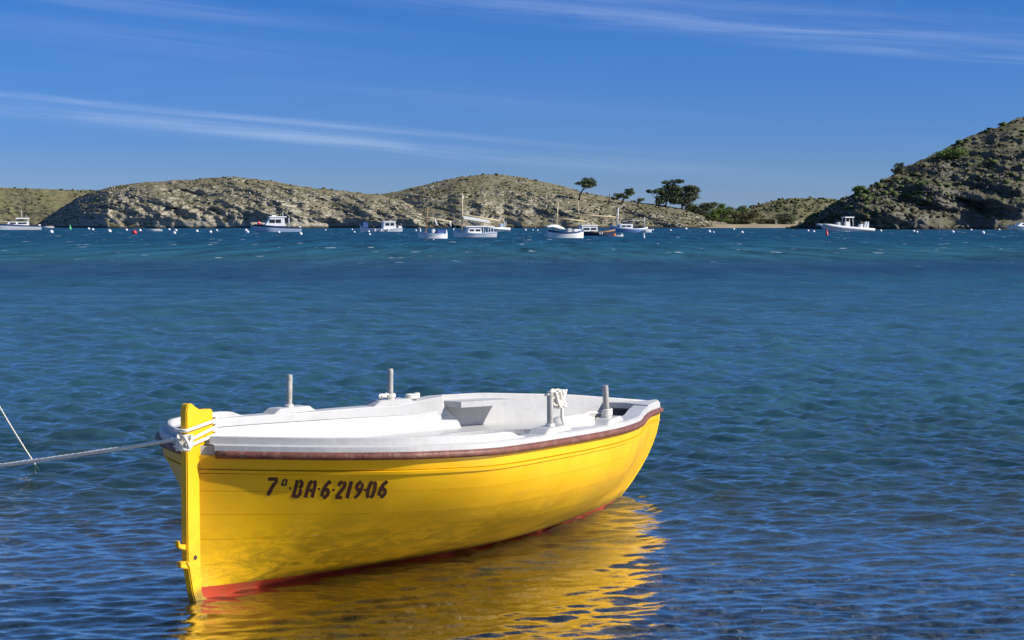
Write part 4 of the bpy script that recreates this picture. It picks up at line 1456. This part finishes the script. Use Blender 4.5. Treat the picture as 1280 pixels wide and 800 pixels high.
m_tube = paint('grey_inflatable', (0.62, 0.63, 0.64), 0.55, 0.06, 1.0)
m_black = paint('black_engine', (0.03, 0.03, 0.035), 0.4, 0.1, 1.0)
m_canvas = paint('grey_canvas', (0.45, 0.46, 0.45), 0.85, 0.12, 1.0)
m_bluecanvas = paint('blue_canvas', (0.04, 0.10, 0.28), 0.85, 0.12, 1.0)
m_orange = paint('orange_vest', (0.65, 0.22, 0.04), 0.7, 0.1, 1.0)


class Moored:
    def __init__(self, name, label, cat, x0, x1, ywl, group='boats lying at moorings', beam=None):
        self.D = CAMH * FPX / (ywl - HZ)
        self.s = self.D / FPX
        self.xc, self.yw = (x0 + x1) / 2, ywl
        self.x0, self.x1 = x0, x1
        self.o = empty(name, ((self.xc - 640) * self.s, self.D, 0), 0.30)     # all swing head to the same wind
        self.beam = beam or (x1 - x0) * self.s * 0.32
        tag(self.o, label, cat, group)

    def X(self, px):
        return (px - self.xc) * self.s

    def Zp(self, py):
        return (self.yw - py) * self.s

    def sheer_z(self, px):
        return self.Zp(np.interp(px, self.shx, self.shy))

    def hull(self, sheer, mat, pointed=False, rake=0.0, name='hull', stripe=None, deck=m_bw):
        """sheer: list of (px, py) from bow (left) to stern"""
        self.shx = [q[0] for q in sheer]
        self.shy = [q[1] for q in sheer]
        rows, srows, drows = [], [], []
        B = self.beam / 2
        n = 22
        for i in range(n + 1):
            f = i / n
            px = self.x0 + (self.x1 - self.x0) * f
            w = (1 - (1 - min(1, f / 0.5)) ** 2.0)
            if pointed:
                w = w if f < 0.5 else 1 - (max(0, (f - 0.5) / 0.5)) ** 2.6
            elif f > 0.6:
                w = 1 - 0.14 * ((f - 0.6) / 0.4) ** 2
            w = max(0.03, w)
            b = B * w
            zs = float(self.sheer_z(px))
            xr = self.X(px)
            sh_b = rake * self.s * max(0, 1 - f * 2.2)
            row = []
            for v, zf in ((0.0, -0.35), (0.55, -0.28), (0.82, 0.0), (0.93, 0.5), (1.0, 1.0)):
                z = zs * zf if zf > 0 else zf
                row.append(Vector((xr + sh_b * (1 - max(0, zf)), -b * v, z)))
            rows.append([Vector((q.x, q.y, q.z)) for q in row] + [Vector((q.x, -q.y, q.z)) for q in reversed(row)])
            drows.append([Vector((xr, -b * 0.97, zs - 0.06)), Vector((xr, 0, zs - 0.02)), Vector((xr, b * 0.97, zs - 0.06))])
            srows.append([Vector((xr, -b - 0.012, zs - 0.0)), Vector((xr + sh_b * 0.3, -b * 0.985 - 0.014, zs * 0.74))])
            self.rows = rows
        m = MB().grid(rows)
        k = len(rows[0])
        m.f.append(tuple(range(k)))
        m.f.append(tuple(len(m.v) - k + i for i in range(k)))
        h = m.build(name, mat, self.o, smooth=False)
        MB().grid(drows).build('deck', deck, self.o)
        if stripe is not None:
            sm = MB().grid(srows)
            sm.grid([[Vector((q.x, -q.y, q.z)) for q in r] for r in srows])
            sm.build('stripe', stripe, self.o)
        return h

    def box(self, name, x0, x1, y0, y1, w, mat, parent=None, taper=0.0, slant=0.0, yoff=0.0, bevel=0.03):
        """y0 top row, y1 bottom row, w width in metres"""
        X0, X1, Z1, Z0 = self.X(x0), self.X(x1), self.Zp(y0), self.Zp(y1)
        t, sl = taper * self.s, slant * self.s
        v = []
        for x, sgn in ((X0, 1), (X1, -1)):
            for yy in (-w / 2, w / 2):
                v.append((x, yy + yoff, Z0))
                v.append((x + sgn * t + (sl if sgn > 0 else 0), yy * 0.94 + yoff, Z1))
        f = [(0, 1, 3, 2), (4, 6, 7, 5), (0, 4, 5, 1), (2, 3, 7, 6), (0, 2, 6, 4), (1, 5, 7, 3)]
        return MB().add(v, f).build(name, mat, parent or self.o, bevel=bevel)

    def pole(self, name, pts, r, mat, parent=None, y=0.0, n=7):
        P = [Vector((self.X(a), y, self.Zp(b))) for a, b in pts]
        return MB().tube(P, r, n).build(name, mat, parent or self.o, smooth=True)

    def window(self, parent, x0, x1, y0, y1, w):
        """glass set a little proud of both cabin sides"""
        for sgn in (-1, 1):
            MB().box((self.X((x0 + x1) / 2), sgn * (w / 2), self.Zp((y0 + y1) / 2)), ((x1 - x0) * self.s, 0.05, (y1 - y0) * self.s)).build('window', m_glass, parent)


# white cabin cruiser cut by the edge of the picture
b = Moored('motor_yacht', 'white motor yacht with roofed wheelhouse in front of the far left slope', 'motor boat', -30, 51, 287.2, beam=3.4)
b.hull([(-30, 276.5), (0, 279.5), (30, 281.3), (51, 282)], m_bw, rake=9, stripe=m_bstripe)
c = b.box('cabin', 8, 36, 277, 282, 2.4, m_bw, slant=4)
b.window(c, 13, 20, 278, 280, 2.42)
b.window(c, 23, 33, 278, 280, 2.42)
b.box('roof', 20, 36.5, 272.3, 273.8, 2.3, m_bw)
for x in (22, 35):
    for yy in (-1, 1):
        b.pole('roof_post', [(x, 277.3), (x, 273.4)], 0.05, m_bw, y=yy)
b.box('windscreen', 20.5, 23.0, 274, 277.2, 2.2, m_glass, slant=2)
b.pole('mast', [(27.5, 272.5), (27.5, 263)], 0.054, m_bw)
b.pole('aerial', [(33, 272.5), (33, 268)], 0.025, m_bw)
b.box('engine', 47.5, 50.5, 280.5, 286, 0.5, m_bw)
b.pole('rail', [(-22, 274.5), (0, 276), (12, 277.5)], 0.03, m_bw, y=-1.2)

b = Moored('cabin_cruiser', 'blue hulled cabin cruiser with red float on deck before the rocky headland', 'motor boat', 310.5, 376.5, 289.8, beam=2.9)
b.hull([(310.5, 280), (330, 281.2), (350, 283), (376.5, 284.3)], m_bpale, rake=10, stripe=m_bnavy)
c = b.box('cabin', 330, 356, 271.5, 282.5, 2.1, m_bw, taper=1.5, slant=6)
b.window(c, 336, 343, 274.3, 278.6, 2.08)
b.window(c, 344.2, 350.5, 274.3, 278.6, 2.08)
b.box('windscreen', 332.5, 335.5, 274, 279, 1.9, m_glass, slant=2.5)
b.box('roof', 336, 357.5, 270.4, 271.8, 2.2, m_bw)
b.box('radar', 340, 345, 268.8, 270.6, 0.6, m_bw)
b.pole('post', [(361, 284), (361, 272)], 0.07, m_bw, y=-0.6)
b.pole('post', [(354.5, 270.5), (354.5, 265.5)], 0.05, m_bw, y=0.4)
b.pole('rail', [(312, 277.5), (322, 278.3), (332, 279.5)], 0.035, m_bw, y=-0.8)
for x in (313, 320, 327):
    b.pole('stanchion', [(x, 281.0), (x, 278)], 0.025, m_bw, y=-0.8)
b.box('foredeck_locker', 314, 321, 278.2, 281.2, 1.2, m_palewood)
b.box('engine', 374.2, 377.2, 283, 289.6, 0.5, m_bw)
rb = empty('red_float', (b.o.location.x + b.X(323.5) * math.cos(0.30) + 0.09, b.o.location.y + b.X(323.5) * math.sin(0.30) - 0.3, b.Zp(281.4)))
bm = bmesh.new()
bmesh.ops.create_uvsphere(bm, u_segments=14, v_segments=10, radius=0.36)
for v in bm.verts:
    v.co.z = v.co.z * 1.05 + 0.36
me = bpy.data.meshes.new('ball')
bm.to_mesh(me)
bm.free()
add_obj('ball', me, m_redb, rb, True)
MB().tube([(0, 0, 0.70), (0, 0, 0.80)], 0.08, 8).build('neck', m_redb, rb)
tag(rb, 'red ball float on the foredeck of the blue cabin cruiser', 'float')

b = Moored('cabin_boat', 'small white boat with blue cuddy canopy and pale wheelhouse off the saddle', 'motor boat', 449, 502.5, 289.6, beam=2.4)
b.hull([(449, 280.6), (456, 283.5), (465, 286), (482, 286.4), (502.5, 284.5)], m_bw, pointed=False, rake=2, stripe=m_bpale)
b.box('canopy', 452, 459, 277.6, 284.2, 1.4, m_bluecanvas, taper=1.0)
c = b.box('wheelhouse', 478, 495, 277, 287, 1.7, m_bw, taper=1.5)
b.window(c, 481, 486, 278.6, 282, 1.66)
b.window(c, 487.5, 492, 278.6, 282, 1.66)
b.box('roof', 478.5, 494.5, 276.2, 277.2, 1.8, m_bw)
b.box('engine', 499, 503, 282.4, 288.5, 0.5, m_bw)
for x in (466, 474, 483):
    b.box('fender', x, x + 1.6, 285.8, 289, 0.22, m_bw, yoff=-1.32)

b = Moored('sailing_skiff', 'small white open skiff with brown mast and orange boom beside the long cabin sailboat', 'sailing boat', 522, 560, 298, beam=1.5)
b.hull([(522, 288.6), (528, 290.6), (540, 292.3), (552, 291.6), (560, 289.2)], m_bw, pointed=True, stripe=m_bpale)
b.pole('bow_post', [(525.2, 293), (525, 285.6)], 0.06, m_bw)
b.pole('stern_post', [(558.4, 293), (558.8, 287.2)], 0.05, m_bw)
b.pole('mast', [(532.3, 293), (533.4, 275), (534.6, 259.5)], 0.066, m_wood)
b.pole('boom', [(526, 271.2), (545, 274), (566, 277.2)], 0.072, m_palewood)
b.pole('furled_sail', [(543.6, 274.2), (544.8, 278), (547, 281.6)], 0.09, m_bw)
b.pole('furled_sail', [(563, 277), (563.5, 280), (564.6, 283)], 0.09, m_bw)
b.pole('jib_stay', [(523, 288.6), (524.8, 271.6)], 0.018, m_canvas)
b.box('spray_hood', 545, 557, 287.2, 291.6, 1.1, m_bluecanvas, taper=1.2)
b.box('engine_box', 540, 543.5, 286.4, 291.8, 0.5, m_bw)

b = Moored('cabin_sailboat', 'white lateen sailboat with long cabin and slanting yard below the hilltop', 'sailing boat', 566, 620, 296.4, beam=2.0)
b.hull([(566, 287), (572, 289), (590, 291.2), (605, 291.2), (620, 289.6)], m_bw, pointed=False, stripe=m_bpale)
b.pole('bow_post', [(566.6, 291), (566, 285.4)], 0.07, m_bw)
c = b.box('cabin', 582, 601, 283.6, 291.6, 1.3, m_bw, taper=1.0, slant=1.5)
b.window(c, 585.2, 590.6, 286.6, 289, 1.28)
b.window(c, 593, 599, 286.6, 289, 1.28)
b.box('roof', 580, 617, 282.4, 283.8, 1.5, m_bw)
for x in (603, 609, 616):
    for yy in (-0.62, 0.62):
        b.pole('roof_post', [(x, 291.4), (x, 283.4)], 0.035, m_bw, y=yy)
b.pole('mast', [(576.8, 291), (577.2, 266), (577.6, 242.5)], [0.10, 0.095, 0.06], m_palewood)
b.box('pennant', 578, 579.2, 244.5, 248.6, 0.03, m_bw, bevel=0)
b.pole('yard', [(567, 267), (596, 271), (626, 276.2)], 0.084, m_palewood)
for x0_, x1_ in ((567, 568), (577, 567), (577, 584), (590, 592), (604, 606), (618, 619), (577.5, 605)):
    b.pole('stay', [(x0_, 267 + (x0_ - 567) * 0.155), (x1_, 286)], 0.012, m_canvas, n=4)
MB().grid([[Vector((b.X(x), sgn * 0.5, b.Zp(z + 0.155 * (x - 577)))) for x in (578, 590, 600, 612)] for sgn, z in ((-1, 273.5), (0, 269.2), (1, 273.5))]).build('awning', m_canvas, b.o)

b = Moored('inflatable_dinghy', 'white inflatable boat with steering console behind the lateen sailboat', 'dinghy', 606, 637, 288.9, beam=1.9)
b.hull([(606, 283.8), (615, 285), (637, 285.6)], m_tube, stripe=None)
b.pole('tube', [(607, 284.8), (616, 285.4), (637, 286.2)], 0.26, m_bw, y=-0.8)
b.pole('tube', [(607, 284.8), (616, 285.4), (637, 286.2)], 0.26, m_bw, y=0.8)
b.box('console', 625, 629, 279.6, 286, 0.8, m_bpale)
b.pole('arch', [(631.5, 286), (632, 276.6)], 0.06, m_bw, y=-0.5)
b.pole('arch', [(631.5, 286), (632, 276.6)], 0.06, m_bw, y=0.5)
b.box('engine', 634.5, 637.5, 282.4, 288, 0.5, m_black)

b = Moored('blue_cabin_boat', 'light blue cabin boat with two thin masts behind the navy boat', 'motor boat', 761, 811, 290, beam=2.8)
b.hull([(761, 280.6), (770, 284), (790, 285.7), (803, 285.2), (811, 283.4)], m_bblue, pointed=True, stripe=m_bw)
c = b.box('cabin', 771.5, 789, 280, 286, 1.9, m_bw, slant=1)
b.window(c, 774, 779.4, 281.6, 283.6, 1.88)
b.window(c, 780.6, 786.4, 281.6, 283.6, 1.88)
b.pole('mast', [(770.4, 285), (771.6, 260)], 0.108, m_bw)
b.pole('mizzen_mast', [(806.6, 285), (806.8, 271.5)], 0.072, m_bw)
b.pole('boom', [(776, 276), (806, 275)], 0.048, m_canvas)

b = Moored('tender', 'tiny white tender tucked under the stern of the blue boat', 'dinghy', 800, 813.5, 290.4, beam=1.3)
b.hull([(800, 288.4), (806, 287.6), (813.5, 286.4)], m_bw)
b.box('seat', 806, 807.5, 287.4, 289, 1.1, m_palewood)
b.pole('oar', [(803, 287.6), (810, 286)], 0.05, m_palewood)

b = Moored('navy_cabin_boat', 'navy hulled wooden boat with white cabin between two white boats', 'motor boat', 726, 770, 294.6, beam=2.0)
b.hull([(726, 287.6), (740, 289.2), (752, 289), (770, 286.2)], m_bnavy, pointed=True, stripe=m_wood, deck=m_wood)
c = b.box('cabin', 723.5, 745, 282.2, 289.4, 1.3, m_bw, taper=0.6)
b.window(c, 726.4, 734, 284.8, 287.2, 1.3)
b.window(c, 736.2, 743, 284.8, 287.2, 1.3)
b.box('roof', 723, 745.6, 281.4, 282.4, 1.45, m_bw)
b.pole('mast', [(727.6, 283), (721.6, 265), (720.6, 252)], 0.06, m_palewood)
b.pole('yard', [(712, 267), (740, 269.4), (770, 271.2)], 0.072, m_palewood)
for x in (745.5, 748.5):
    b.box('fender', x, x + 1.4, 290.5, 293, 0.14, m_bw, yoff=-1.04)

b = Moored('lateen_sailboat', 'white and blue lateen sailboat with pale tarp beside the navy boat', 'sailing boat', 683.5, 730.5, 297.4, beam=1.7)
b.hull([(683.5, 286.6), (690, 288.4), (705, 290), (720, 289.2), (730.5, 286.6)], m_bw, pointed=True, stripe=m_bstripe)
b.pole('bow_post', [(684.6, 291), (684, 284)], 0.06, m_bw)
b.pole('mast', [(694.4, 291), (695.4, 272), (696.8, 252.5)], 0.066, m_palewood)
b.pole('yard', [(692, 272), (712, 274.3), (734, 276.6)], 0.072, m_palewood)
MB().grid([[Vector((b.X(x), sgn * 0.6, b.Zp(z))) for x, z in zip((681.5, 688, 695, 704.5), zz)] for sgn, zz in ((-1, (284, 283.6, 284.6, 287)), (0, (282.4, 280.8, 280.6, 284.4)), (1, (284, 283.6, 284.6, 287)))]).build('tarp', m_bw, b.o)
b.box('engine_box', 709, 714, 285.4, 290.6, 0.7, m_canvas)
b.box('stern_seat', 717, 726, 286.4, 289.6, 0.9, m_bw)
b.pole('jib_stay', [(683.6, 287), (695.6, 266)], 0.014, m_canvas, n=4)
b.pole('mooring_rope', [(684, 288), (679, 296.5)], 0.02, m_bw, n=5)

b = Moored('rowing_dinghy', 'low white dinghy with orange gear astern of the navy boat', 'dinghy', 761, 778, 296, beam=1.1)
b.hull([(761, 294.4), (768, 294.6), (778, 293.6)], m_bw)
b.box('orange_bag', 766, 769, 291.8, 294.8, 0.5, m_orange)
b.box('engine', 776.5, 778.5, 292.2, 295.6, 0.25, m_bw)

b = Moored('rigid_inflatable', 'grey rigid inflatable with roof frame and tilted outboards under the right hill', 'inflatable boat', 1022, 1093, 289.3, beam=3.0)
b.hull([(1022, 281.4), (1040, 283), (1060, 285), (1093, 286.6)], m_bw, rake=8)
for yy in (-1.32, 1.32):
    b.pole('tube', [(1021, 280.6), (1032, 281.8), (1050, 284.4), (1070, 286), (1092.5, 287)], [0.2, 0.3, 0.34, 0.34, 0.24], m_tube, y=yy * 0.95)
b.box('console', 1055, 1061, 277, 285, 1.0, m_bw, taper=0.6)
b.box('seat', 1044, 1048, 277.6, 284, 1.0, m_canvas)
b.box('seat', 1074, 1079, 280, 286, 1.0, m_bw, slant=2)
for yy in (-0.7, 0.7):
    b.pole('frame_leg', [(1053, 284.5), (1054.5, 272.2)], 0.05, m_bw, y=yy)
    b.pole('frame_leg', [(1065, 285), (1063.6, 272.2)], 0.05, m_bw, y=yy)
b.box('roof', 1052.5, 1065.5, 271, 272.4, 1.8, m_bw)
for yy in (-0.45, 0.45):
    b.box('engine', 1082, 1086.5, 277, 287.5, 0.45, m_bw, slant=3, yoff=yy)
b.pole('mooring_rope', [(1023, 282), (1025, 289)], 0.03, m_bw, n=5)

b = Moored('speedboat', 'white speedboat with long pointed bow at the foot of the right hill', 'motor boat', 1251, 1310, 288.2, beam=2.8)
b.hull([(1251, 281.6), (1270, 282.6), (1310, 284)], m_bw, rake=12, stripe=m_bpale)
c = b.box('cabin', 1266, 1290, 278.5, 283, 1.8, m_bw, slant=6)
b.window(c, 1274, 1286, 279.6, 281.4, 1.84)

for x0_, x1_, yw_, lab in ((184, 203, 288.9, 'low white dinghy among the buoys under the dark cliff gully'), (54, 68, 284.9, 'tiny white dinghy beside the stern of the motor yacht')):
    b = Moored('rowing_dinghy', lab, 'dinghy', x0_, x1_, yw_, beam=1.3)
    b.hull([(x0_, yw_ - 2.6), ((x0_ + x1_) / 2, yw_ - 1.9), (x1_, yw_ - 1.9)], m_bw)
    b.box('seat', x0_ + 8, x0_ + 9.5, yw_ - 2.0, yw_ - 1.3, 1.1, m_palewood)
    b.pole('oar', [(x0_ + 3, yw_ - 2.4), (x1_ - 2, yw_ - 2.2)], 0.05, m_palewood, y=-0.3)


# ------------------------------------------------------------------ mooring buoys
def ball_mesh(name, prof, n=12):
    rows = [[Vector((r * math.cos(2 * math.pi * k / n), r * math.sin(2 * math.pi * k / n), z)) for k in range(n)] for r, z in prof]
    m = MB().grid(rows, close=True)
    me = bpy.data.meshes.new(name)
    me.from_pydata(m.v, [], m.f)
    me.update()
    me.polygons.foreach_set('use_smooth', [True] * len(me.polygons))
    return me


me_ball = ball_mesh('ball', [(0.02, -0.62)] + [(math.sin(math.pi * k / 12) * 1.0, -0.3 * 0 + math.cos(math.pi - math.pi * k / 12) + 0.38) for k in range(1, 12)] + [(0.02, 1.38)])
me_ball.materials.append(m_bw)
me_neck = ball_mesh('eye', [(0.001, 1.30), (0.16, 1.32), (0.16, 1.52), (0.09, 1.60), (0.001, 1.60)], 8)
me_neck.materials.append(m_pin)
BUOYS = [(64, 290, 2.6), (111, 286, 1.7), (116, 287, 1.7), (137, 289, 2.5), (158, 287.5, 1.8), (175, 288, 1.7), (211.5, 287, 1.6), (220, 288, 1.8), (218, 291.3, 2.2), (246, 289, 2.0), (263, 290, 2.0),
         (271, 288, 1.5), (307.5, 288, 1.9), (309.5, 290, 1.9), (348.5, 290.4, 1.7), (375.8, 292.4, 2.2), (407, 287.5, 1.1), (440, 287, 1.1), (443, 290.2, 1.3), (461, 289.5, 1.5), (462, 293, 1.6), (519.8, 288.2, 1.4),
         (657, 287.5, 1.4), (666, 287.5, 1.0), (672, 288, 1.1), (838, 288, 1.3), (857.5, 286, 1.7), (886.5, 289.4, 2.0), (892, 290.4, 1.3), (917, 286.5, 1.5), (927.5, 290.5, 1.9), (1010, 288.5, 1.5), (1017, 289.4, 1.6),
         (1101, 288.5, 1.6), (1142, 289, 1.6), (1146, 290, 1.6), (1191, 290, 2.0), (1214, 287.5, 1.5), (1229, 291, 2.3), (1249, 287.2, 1.5), (816, 287.4, 1.2), (541.8, 299.4, 0.9)]
for px_, py_, r in BUOYS:
    p = at_height(px_, py_ + r * 0.4, 0.0)
    R = r * p.y / FPX
    o = empty('mooring_buoy', (p.x, p.y, 0))
    o.scale = (R, R, R)
    for me_, nm_ in ((me_ball, 'ball'), (me_neck, 'eye')):
        q = bpy.data.objects.new(nm_, me_)
        COL.objects.link(q)
        q.parent = o
    o.rotation_euler = (random.uniform(-0.25, 0.25), random.uniform(-0.25, 0.25), random.uniform(0, 6))
    where = ('beside the motor yacht' if px_ < 100 else 'before the rocky headland' if px_ < 300 else 'around the blue cabin cruiser' if px_ < 400 else
             'among the moored sailing boats' if px_ < 850 else 'off the small beach' if px_ < 960 else 'below the steep right hill')
    tag(o, 'white ball mooring buoy floating ' + where, 'buoy', 'white mooring buoys ' + where)
p = at_height(168, 292.2, 0)
R = 3.3 * p.y / FPX
o = empty('red_buoy', (p.x, p.y, 0))
o.scale = (R, R, R)
for me_, nm_, mt_ in ((me_ball, 'ball', m_redb), (me_neck, 'eye', m_pin)):
    q = me_.copy()
    q.materials.clear()
    add_obj(nm_, q, mt_, o, True)
tag(o, 'large red ball buoy floating before the shaded cliff', 'buoy')


def cone_buoy(px_, py_, hpx, rpx, mat, label, top=None):
    p = at_height(px_, py_, 0)
    s = p.y / FPX
    h, r = hpx * s, rpx * s
    o = empty('marker_buoy', (p.x, p.y, 0))
    me = ball_mesh('body', [(0.02, -0.3), (r, -0.25), (r, h * 0.25), (r * 0.75, h * 0.4), (r * 0.45, h * 0.8), (r * 0.35, h), (0.01, h)], 12)
    add_obj('body', me, mat, o)
    me = ball_mesh('top', [(0.001, h), (r * 0.3, h), (r * 0.3, h * 1.15), (0.001, h * 1.2)], 8)
    add_obj('top', me, top or mat, o)
    return tag(o, label, 'buoy')


cone_buoy(87.5, 286.8, 5.0, 2.0, m_greenb, 'green tapered marker buoy off the shaded cliff')
cone_buoy(1033.5, 294, 6.5, 2.0, m_redb, 'red tapered marker buoy below the grey inflatable')
cone_buoy(805, 297.5, 6.5, 1.2, m_bw, 'slim white spar buoy with green top below the tender', m_greenb)
